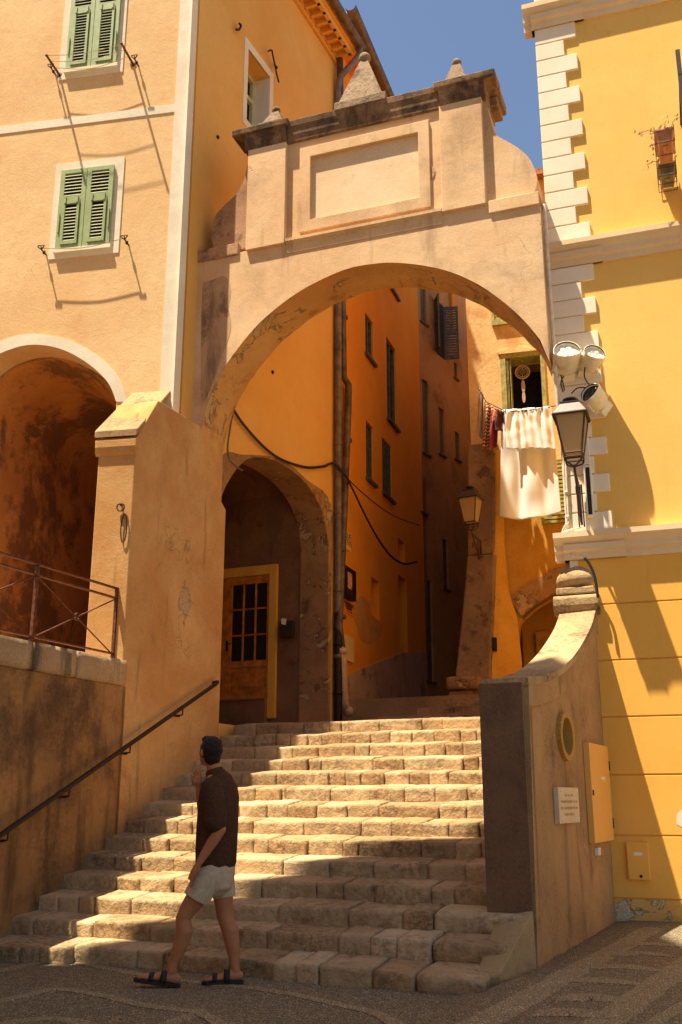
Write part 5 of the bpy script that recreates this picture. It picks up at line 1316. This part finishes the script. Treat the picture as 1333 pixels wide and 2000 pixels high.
o, a0, a1, z0, z1 = plate('arrow_sign', AL, [(671, 1171), (692, 1180), (692, 1203), (671, 1196)], -.01, .012, plaster('orange_panel', (236, 138, 44), (226, 124, 34), grain=.05, bmp=.1, seed=50), 'orange notice with four faint lines and an arrow below the picture case', 'notice')
mb = MB(); h_ = z1 - z0; w_ = a1 - a0
for k, (zz, ww) in enumerate(((.82, .8), (.62, .62), (.42, .5))):
    x = a0 + w_ * (.5 - ww / 2)
    while x < a0 + w_ * (.5 + ww / 2):
        s_ = .02 + .03 * rnd.random(); mb.box(AL, x, x + s_, z0 + h_ * zz - .022, z0 + h_ * zz + .022, .012, .015); x += s_ + .015
mb.box(AL, a0 + w_ * .3, a0 + w_ * .7, z0 + h_ * .17, z0 + h_ * .23, .012, .015); mb.prism(AL, [(a0 + w_ * .7, z0 + h_ * .1), (a0 + w_ * .85, z0 + h_ * .2), (a0 + w_ * .7, z0 + h_ * .3)], .012, .015); sub(o, 'lettering', mb, INKD)
o, a0, a1, z0, z1 = plate('meter_cover', AL, [(673, 1238), (692, 1247), (692, 1293), (673, 1290)], -.01, .04, SIGNP, 'cream meter cover low on the orange wall', 'meter cover')
o, a0, a1, z0, z1 = plate('letterbox', DF, [(546, 1214), (571, 1211), (571, 1243), (546, 1246)], .0, .11, LAMPI, 'dark letterbox with a white paper in it, right of the glazed door', 'letterbox')
mb = MB(); mb.prism(DF, [(a0 + .04, z1 - .05), (a0 + .12, z1 - .07), (a0 + .13, z1 + .03), (a0 + .06, z1 + .05), (a0 + .03, z1 + .03)], .112, .116); sub(o, 'paper', mb, FLOODW)
o, a0, a1, z0, z1 = plate('wall_plaque', KK, [(1090, 1540), (1130, 1536), (1133, 1604), (1095, 1611)], -.01, .035, MARBLE, 'pale marble plaque with four bolts and faint lines, under the oval niche', 'plaque')
mb = MB(); w_ = a1 - a0; h_ = z1 - z0
for zz, ww in ((.78, .4), (.60, .8), (.42, .85), (.24, .5)):
    x = a0 + w_ * (.5 - ww / 2)
    while x < a0 + w_ * (.5 + ww / 2) - .02:
        s_ = .010 + .02 * rnd.random(); mb.box(KK, x, x + s_, z0 + h_ * zz - .008 - .005 * rnd.random(), z0 + h_ * zz + .010, .034, .0358); x += s_ + .008 + (.02 if rnd.random() < .2 else 0)
sub(o, 'lettering', mb, INKP)
for u, v in ((.1, .9), (.9, .9), (.1, .1), (.9, .1)):
    mb = MB(); mb.lathe(KK.w(a0 + w_ * u, z0 + h_ * v, .034), [(.014, 0), (.012, .008), (.005, .012)], 10, (KK.n.x, KK.n.y, 0)); sub(o, 'bolt', mb, LENS)
o, a0, a1, z0, z1 = plate('meter_cabinet', KK, [(1154, 1456), (1190, 1454), (1197, 1640), (1160, 1649)], -.01, .05, CABINET, 'tall orange painted meter cabinet at the end of the parapet', 'meter cabinet')
mb = MB(); mb.box(KK, a0 + .03, a0 + .055, z0 + (z1 - z0) * .47, z0 + (z1 - z0) * .52, .05, .06); sub(o, 'latch', mb, IRON)
for zz in (z1 - .25, z0 + .12):
    mb = MB(); mb.box(KK, a1 - .01, a1 + .012, zz, zz + .1, .02, .058); sub(o, 'hinge', mb, IRON)
mb = MB(); mb.box(KK, a0 + (a1 - a0) * .5, a0 + (a1 - a0) * .72, z0 + (z1 - z0) * .63, z0 + (z1 - z0) * .665, .05, .0525); sub(o, 'sticker', mb, FLOODW)
o, a0, a1, z0, z1 = plate('door_bell', KK, [(1169, 1656), (1174, 1655), (1175, 1670), (1170, 1671)], -.01, .03, LENS, 'small grey metal switch plate just below the orange cabinet', 'switch')
o, a0, a1, z0, z1 = plate('gas_box', BB, [(1223, 1645), (1266, 1645), (1271, 1718), (1228, 1720)], .0, .06, YELLOWLOW, 'low yellow gas meter box on the base of the yellow house', 'gas box', .008)
mb = MB(); w_ = a1 - a0; h_ = z1 - z0; mb.box(BB, a0 + w_ * .32, a0 + w_ * .7, z0 + h_ * .64, z0 + h_ * .73, .058, .063); sub(o, 'label_plate', mb, FLOODW)
mb = MB(); mb.lathe(BB.w(a0 + w_ * .58, z0 + h_ * .1, .06), [(.016, 0), (.014, .01)], 12, (BB.n.x, BB.n.y, 0)); sub(o, 'lock', mb, IRON)

# ------------------------------------------------------------------ balcony with planters
ba0, bz = BB.px(1322, 392, .25); 
bal = thing('balcony', 'iron railed balcony on the yellow house at the right edge', 'balcony', BB.w(ba0 + .6, bz))
mb = MB(); mb.box(BB, ba0 + .12, ba0 + 2.6, bz + .14, bz + .26, .0, .95); link('slab', mb, BCORN, bal, bev=.01)
mb = MB(); mb.hull([BB.w(ba0 + .2 + x, z, n) for x in (0, .22) for z, n in ((bz - .45, .0), (bz - .4, .12), (bz + .14, .0), (bz + .14, .5), (bz + .04, .45))]); link('corbel', mb, BCORN, bal, bev=.015)
mb = MB(); rz0 = bz + .26; rz1 = rz0 + .95
for n in [.05 + .11 * i for i in range(9)]: mb.tube([BB.w(ba0 + .16, rz0, n), BB.w(ba0 + .16, rz1, n)], .008, 6)
for i in range(18): mb.tube([BB.w(ba0 + .16 + .13 * i, rz0, .93), BB.w(ba0 + .16 + .13 * i, rz1, .93)], .008, 6)
for z in (rz0 + .06, rz1): mb.box(BB, ba0 + .14, ba0 + .18, z - .012, z + .012, .0, .93); mb.box(BB, ba0 + .14, ba0 + 2.5, z - .0119, z + .0121, .91, .95)
mb.box(BB, ba0 + .135, ba0 + .185, rz0, rz1 + .35, .90, .95)
link('railing', mb, LAMPI, bal)
def planter(n0, n1, z, mat, label, dry):
    a1 = ba0 + .02; a0 = a1 - .19; t = thing('flower_box', label, 'flower box', BB.w((a0 + a1) / 2, z, (n0 + n1) / 2), 'flower boxes on the balcony end')
    mb = MB(); T = [(a0, n0), (a1, n0), (a1, n1), (a0, n1)]; I = [(a0 + .025, n0 + .025), (a1 - .025, n0 + .025), (a1 - .025, n1 - .025), (a0 + .025, n1 - .025)]
    mb.hull([BB.w(a, z, n) for a, n in I] + [BB.w(a, z + .17, n) for a, n in T]); mb.box(BB, a0 - .008, a1 + .008, z + .145, z + .175, n0 - .008, n1 + .008)
    mb.box(BB, a0 + .06, a1 - .06, z - .012, z + .01, n0 + .08, n1 - .08)
    link('pot', mb, mat, t, bev=.006)
    mb = MB()
    for n in (n0 - .012, (n0 + n1) / 2, n1 + .012): mb.tube([BB.w(a1 + .01, z + .19, n), BB.w(a1 + .01, z - .02, n), BB.w(a0 - .015, z - .02, n), BB.w(a0 - .015, z + .20, n)], .005, 5)
    mb.tube([BB.w(a0 - .015, z + .20, n0), BB.w(a0 - .015, z + .20, n1)], .005, 5); link('holder', mb, IRON, t)
    r2 = random.Random(dry); mb = MB()
    for i in range(9):
        p = BB.w(r2.uniform(a0 + .03, a1 - .03), z + .16, r2.uniform(n0 + .04, n1 - .04)); q = p + V((r2.uniform(-.22, .08), r2.uniform(-.1, .1), r2.uniform(.02, .26))); mid = (p + q) / 2 + V((0, 0, .05)); mb.mi = 0
        mb.tube(smoothline([p, mid, q], 4), .004, 5)
        for k in range(9):
            c = q + V((r2.uniform(-.05, .05), r2.uniform(-.05, .05), r2.uniform(-.06, .05))); d_ = V((r2.uniform(-1, 1), r2.uniform(-1, 1), r2.uniform(-1, 1))).normalized() * .03; s_ = d_.orthogonal().normalized() * .012
            mb.mi = 1 if i % 3 == 0 else 0; mb.poly([c - d_, c + s_, c + d_, c - s_])
    link('plant', mb, [LEAF, FLOWER], t)
planter(.42, .90, bz + .40, TERRA, 'terracotta flower box with dry geraniums, outermost on the balcony end', 4)
planter(.04, .36, bz + .31, GREYPOT, 'grey green flower box nearest the wall on the balcony end', 8)

# ------------------------------------------------------------------ house across the street that shades the square (stands out of frame)
H_S = 22.0
def up(p): t = (H_S - p.z) / -SUN.z; return (p.x - SUN.x * t, p.y - SUN.y * t)
def nose(x, y, k): n = -TREAD * (k - 1); return SF.w(*SF.px(x, y, n), n)
edge = [up(nose(60, 1840, 1)), up(nose(150, 1848, 1)), up(nose(245, 1800, 2)), up(nose(575, 1690, 5)), up(nose(690, 1648, 6)), up(nose(950, 1612, 7)), up(atz(1270, 1812, .13))]
foot = [(-16, edge[0][1] - 1.2)] + edge[1:] + [(edge[-1][0], -10), (-16, -10)]
th_ = thing('street_house', 'tall house across the square, standing out of view to the left', 'house', (-9, -2, 0))
mb = MB(); v0 = [mb.bm.verts.new((x, y, -.2)) for x, y in foot]; v1 = [mb.bm.verts.new((x, y, H_S)) for x, y in foot]
for i in range(len(foot)): mb.face([v0[i], v0[(i + 1) % len(foot)], v1[(i + 1) % len(foot)], v1[i]])
for t in tessellate_polygon([[V((x, y, 0)) for x, y in foot]]): mb.face([v1[i] for i in t])
link('wall', mb, OLDW, th_)

# ------------------------------------------------------------------ person walking past the steps
YP = 8.2
def pw(x, y, dy=0.0): return aty(x, y, YP + dy)
U_ = V((.39, .92, 0)).normalized()                     # towards his right shoulder
body = MB()
# torso, neck
def torso(mb, pts, seg=24): mb.tube([p for p, r in pts], [r for p, r in pts], seg, up=U_)
torso(body, [(pw(420, 1712), (.145, .11)), (pw(422, 1680), (.155, .115)), (pw(424, 1640), (.145, .105)), (pw(426, 1595), (.165, .115)), (pw(428, 1560), (.175, .115)), (pw(427, 1535), (.165, .10)), (pw(424, 1518), (.11, .08)), (pw(420, 1508), (.062, .06)), (pw(417, 1492), (.056, .058)), (pw(414, 1478), (.055, .06))])
# head: looking left and slightly up, away from the camera
fh = V((-.66, .72, .20)).normalized(); rh = V((.74, .67, 0)).normalized(); uh = rh.cross(fh).normalized()
hc = pw(411, 1468)
def hp(f, r, u): return hc + fh * f + rh * r + uh * u
Mh = Matrix((rh, fh, uh)).transposed()
body.ball(hp(-.005, 0, .012), (.074, .093, .098), 24, 16, Mh)
body.ball(hp(.030, 0, -.058), (.054, .062, .062), 18, 12, Mh)                # jaw
body.ball(hp(.066, 0, -.102), (.026, .022, .020), 12, 8, Mh)                # chin
body.tube([hp(.092, 0, .02), hp(.112, 0, -.022)], [.010, .016], 10)            # nose
body.ball(hp(.090, 0, -.062), (.024, .010, .008), 12, 8, Mh)                 # lips
for sg in (-1, 1):
    body.ball(hp(.079, sg * .031, .016), (.015, .012, .010), 12, 8, Mh)        # eyes
    body.tube([hp(.084, sg * .015, .034), hp(.078, sg * .048, .034)], .007, 8)
    body.ball(hp(-.002, sg * .077, -.008), (.010, .022, .034), 12, 8, Mh)       # ears
# left arm: hangs close, hand slipped into the pocket
sh = pw(414, 1538, -.165); el = pw(431, 1620, -.205); wr = pw(391, 1682, -.20); hd = pw(383, 1701, -.19)
body.tube([sh, (sh + el) / 2, el], [.056, .050, .042], 16); body.tube([el, el * .6 + wr * .4, wr], [.042, .043, .028], 16)
ax = (hd - wr).normalized(); sd_ = V((.25, -.2, .9)).cross(ax).normalized()
body.tube([wr, hd, hd + ax * .03], [(.026, .024), (.040, .020), (.040, .017)], 14, up=V((0, 1, 0)))
for i, o_ in enumerate((-.03, -.010, .010, .028)):
    b_ = hd + ax * .045 + V((.15, 1, 0)).normalized() * o_; l_ = (.066, .074, .070, .054)[i]
    body.tube([b_, b_ + ax * l_ * .5 + V((.0, .0, -.004)), b_ + ax * l_ + V((.012, .0, -.004))], [.0095, .009, .0075], 10)
tb = hd + V((-.022, -.018, .012)); body.tube([wr + ax * .03 + V((-.018, -.012, 0)), tb + ax * .03, tb + ax * .07], [.012, .011, .009], 10)
# right arm: bent up, fingers at the chin
sh2 = pw(432, 1538, .17); el2 = pw(400, 1602, .13); wr2 = pw(389, 1541, .05); hd2 = pw(387, 1527, .03)
body.tube([sh2, (sh2 + el2) / 2, el2], [.056, .050, .042], 16); body.tube([el2, el2 * .6 + wr2 * .4, wr2], [.042, .042, .028], 16)
ax2 = (hd2 - wr2).normalized(); ax2 = V((-.12, .05, 1)).normalized()
body.tube([wr2, hd2, hd2 + V((0, 0, .03))], [(.026, .022), (.040, .021), (.038, .018)], 14, up=V((.75, -.6, 0)))
for i, o_ in enumerate((-.030, -.010, .010, .029)):
    b_ = hd2 + V((0, 0, .035)) + V((.75, -.6, 0)).normalized() * o_; l_ = (.055, .072, .076, .066)[i]
    cu = V((-.6, .45, 0)) * (.6 + .12 * i)
    body.tube([b_, b_ + V((-.008, .004, .6 * l_)), b_ + V((-.008, .004, .6 * l_)) + (cu + V((0, 0, .2 - .35 * (i < 2)))) * l_ * .62], [.0095, .009, .0075], 10)
body.tube([hd2 + V((-.02, .0, -.01)), hd2 + V((-.045, .0, .022)), hd2 + V((-.058, .012, .055))], [.012, .0105, .009], 10)
# legs
def leg(pts): body.tube([p for p, r in pts], [r for p, r in pts], 18)
leg([(pw(405, 1712, -.09), .094), (pw(392, 1742, -.09), .086), (pw(368, 1776, -.08), .066), (pw(359, 1794, -.08), .059), (pw(361, 1818, -.075), .066), (pw(353, 1846, -.07), .056), (pw(340, 1878, -.07), .037), (pw(336, 1896, -.07), .037)])
leg([(pw(432, 1712, .08), .092), (pw(436, 1742, .08), .082), (pw(438, 1776, .08), .066), (pw(441, 1794, .08), .060), (pw(451, 1820, .075), .066), (pw(455, 1848, .07), .054), (pw(459, 1880, .07), .036), (pw(460, 1896, .07), .036)])
def foot(heel, toe, up_):
    d_ = (toe - heel); L = d_.length; d_.normalize(); sd2 = d_.cross(up_).normalized()
    body.tube([heel + up_ * .035, heel + d_ * L * .28 + up_ * .042, heel + d_ * L * .55 + up_ * .030, heel + d_ * L * .78 + up_ * .019], [(.032, .034), (.034, .040), (.040, .028), (.043, .017)], 16, up=sd2)
    for i, (o_, l_) in enumerate(((-.034, .055), (-.012, .058), (.006, .052), (.022, .046), (.037, .038))):
        s0 = heel + d_ * L * .78 + sd2 * o_ + up_ * .018; body.tube([s0, s0 + d_ * l_ * .55 + up_ * .004, s0 + d_ * l_ - up_ * .003], [.011, .0105, .009] if i else [.014, .0145, .012], 10)
    return d_, L, sd2
zsole = .022
h1_ = pw(345, 1908, -.07); h1_.z = zsole; t1_ = pw(272, 1903, -.06); t1_.z = .058
h2_ = pw(468, 1912, .07); h2_.z = zsole; t2_ = pw(403, 1920, .04); t2_.z = zsole
ups = []
for hh_, tt_ in ((h1_, t1_), (h2_, t2_)):
    d_ = (tt_ - hh_).normalized(); up_ = (V((0, 0, 1)) - d_ * d_.z).normalized(); ups.append((hh_, tt_, up_)); foot(hh_, tt_, up_)
pbase = V((pw(400, 1920).x, YP, 0))
per = lone('person', body, SKIN, 'person in brown shirt and beige shorts walking past the steps, hand raised to chin', 'person', base=pbase, remesh=.0045)
def wear(name, mb, mat, **k):
    bmesh.ops.translate(mb.bm, vec=-pbase, verts=mb.bm.verts); return link(name, mb, mat, per, local=True, **k)
# hair: close cropped cap
mb = MB(); mb.ball(hp(-.016, 0, .022), (.084, .096, .102), 28, 18, Mh); mb.ball(hp(-.045, 0, -.040), (.068, .060, .062), 20, 12, Mh)
for sg in (-1, 1): mb.ball(hp(.012, sg * .068, .005), (.016, .030, .050), 12, 8, Mh)
mb.ball(hp(.05, 0, .085), (.06, .036, .03), 16, 10, Mh)
for v in list(mb.bm.verts):
    l_ = v.co - hc; f_, u_ = l_.dot(fh), l_.dot(uh)
    if f_ > .052 and u_ < .062: v.co -= fh * (f_ - .052)
    v.co += (v.co - hc).normalized() * .006 * noise.noise(v.co * 55) + (v.co - hc).normalized() * .006 * noise.noise(v.co * 24)
wear('hair', mb, HAIR, remesh=.006)
# shirt
mb = MB()
torso(mb, [(pw(423, 1684), (.185, .150)), (pw(423.5, 1660), (.186, .150)), (pw(425, 1625), (.184, .146)), (pw(427, 1590), (.192, .146)), (pw(428.5, 1558), (.198, .142)), (pw(428.5, 1538), (.192, .125)), (pw(426, 1520), (.140, .098)), (pw(422.5, 1512), (.082, .076))], 32)
mb.tube([pw(414, 1536, -.155), pw(418, 1566, -.185), pw(421, 1590, -.195), pw(421, 1607, -.20)], [(.078, .072), (.084, .078), (.086, .080), (.088, .082)], 20, cap='round')
mb.tube([pw(432, 1538, .155), pw(424, 1562, .16), pw(412, 1584, .15)], [(.08, .075), (.084, .08), (.082, .08)], 20)
# collar
mb.tube([pw(421 + 17 * cos(t_) , 1511 + 4 * sin(t_) , .07 * sin(t_)) for t_ in [i * 2 * pi / 16 for i in range(17)]], .011, 8, cap=None)
for v in mb.bm.verts:
    q = v.co; f_ = noise.noise(V((q.x * 9, q.y * 9, q.z * 3.2))) * .010 + noise.noise(q * 16) * .005; c_ = pw(426, 1600); dr_ = V((q.x - c_.x, q.y - c_.y, 0)).normalized(); v.co += dr_ * f_
wear('shirt', mb, SHIRT, remesh=.008)
# shorts
mb = MB()
torso(mb, [(pw(422, 1672), (.172, .138)), (pw(421, 1700), (.176, .142)), (pw(421, 1716), (.17, .14))], 28)
mb.tube([pw(410, 1706, -.07), pw(400, 1726, -.085), pw(383, 1757, -.09)], [(.104, .112), (.104, .108), (.102, .102)], 22, cap='flat')
mb.tube([pw(431, 1706, .07), pw(436, 1722, .08), pw(439, 1753, .08)], [(.10, .105), (.094, .095), (.090, .088)], 22, cap='flat')
for v in mb.bm.verts:
    q = v.co; n_ = noise.noise(V((q.x * 14 + q.z * 8, q.y * 14, q.z * 9))) * .012; c_ = pw(415, 1715); v.co += V((q.x - c_.x, q.y - c_.y, 0)).normalized() * n_
wear('shorts', mb, SHORTS, remesh=.007)
# sandals
for hh_, tt_, up_ in ups:
    d_ = (tt_ - hh_); L = d_.length; d_.normalize(); sd2 = d_.cross(up_).normalized(); mb = MB()
    out = [(-.035, .0), (-.03, .034), (.05, .034), (.12, .043), (.20, .050), (L + .0, .046), (L + .035, .02)]
    pts_ = [(a, b_) for a, b_ in out] + [(a, -b_) for a, b_ in reversed(out)]
    Tp = [hh_ + d_ * a + sd2 * b_ + up_ * .006 for a, b_ in pts_]; Bt = [p - up_ * .028 for p in Tp]
    vt = [mb.bm.verts.new(p) for p in Tp]; vb = [mb.bm.verts.new(p) for p in Bt]; n_ = len(vt)
    mb.face(vt); mb.face(list(reversed(vb)))
    for i in range(n_): mb.face([vt[i], vt[(i + 1) % n_], vb[(i + 1) % n_], vb[i]])
    so_ = wear('sandal', mb, SANDAL, bev=.006)
    for (a, hgt, wd) in ((.095, .078, .045), (.185, .056, .035)):
        mb = MB(); rows = []
        for k in range(13):
            t_ = pi * k / 12; r_ = .049; c_ = hh_ + d_ * (a + .0) - sd2 * (r_ * cos(t_)) + up_ * (hgt * sin(t_) ** .8)
            rows.append([mb.bm.verts.new(c_ - d_ * wd / 2), mb.bm.verts.new(c_ + d_ * wd / 2)])
        for r0, r1 in zip(rows[:-1], rows[1:]): mb.face([r0[0], r0[1], r1[1], r1[0]])
        bmesh.ops.translate(mb.bm, vec=-pbase, verts=mb.bm.verts); link('strap', mb, SANDAL, so_, local=True, solid=.008, smooth=True)
# ------------------------------------------------------------------ light, sky, camera
sun = bpy.data.lights.new('Sun', 'SUN'); sun.energy = 4.7; sun.angle = R(.55); sun.color = (1.0, .885, .69)
so = bpy.data.objects.new('Sun', sun); COL.objects.link(so); so.rotation_euler = SUN.to_track_quat('-Z', 'Y').to_euler(); so.location = (-10, -6, 30)
w = bpy.data.worlds.new('World'); S.world = w; w.use_nodes = True
nt = w.node_tree; bg = nt.nodes['Background']; sky = nt.nodes.new('ShaderNodeTexSky'); sky.sky_type = 'NISHITA'; sky.sun_disc = False
sky.sun_elevation = math.asin(-SUN.z); sky.sun_rotation = atan2(-SUN.x, -SUN.y)
sky.air_density = 1.0; sky.dust_density = .8; sky.ozone_density = 0.0; sky.altitude = 50
nt.links.new(sky.outputs[0], bg.inputs[0]); bg.inputs[1].default_value = .058
cam = bpy.data.cameras.new('Camera'); co = bpy.data.objects.new('Camera', cam); COL.objects.link(co)
cam.sensor_fit = 'VERTICAL'; cam.sensor_height = 36; cam.sensor_width = 24; cam.lens = FPX / 2000 * 36; cam.clip_end = 500
co.location = (0, 0, HC); co.rotation_euler = (R(90) + PITCH, 0, 0); S.camera = co
vs = S.view_settings; vs.view_transform = 'Standard'; vs.look = 'None'; vs.exposure = 1.4; vs.gamma = 1; vs.use_curve_mapping = False
S.cycles.max_bounces = 8; S.cycles.diffuse_bounces = 6; S.cycles.use_denoising = True; S.cycles.sample_clamp_indirect = 8
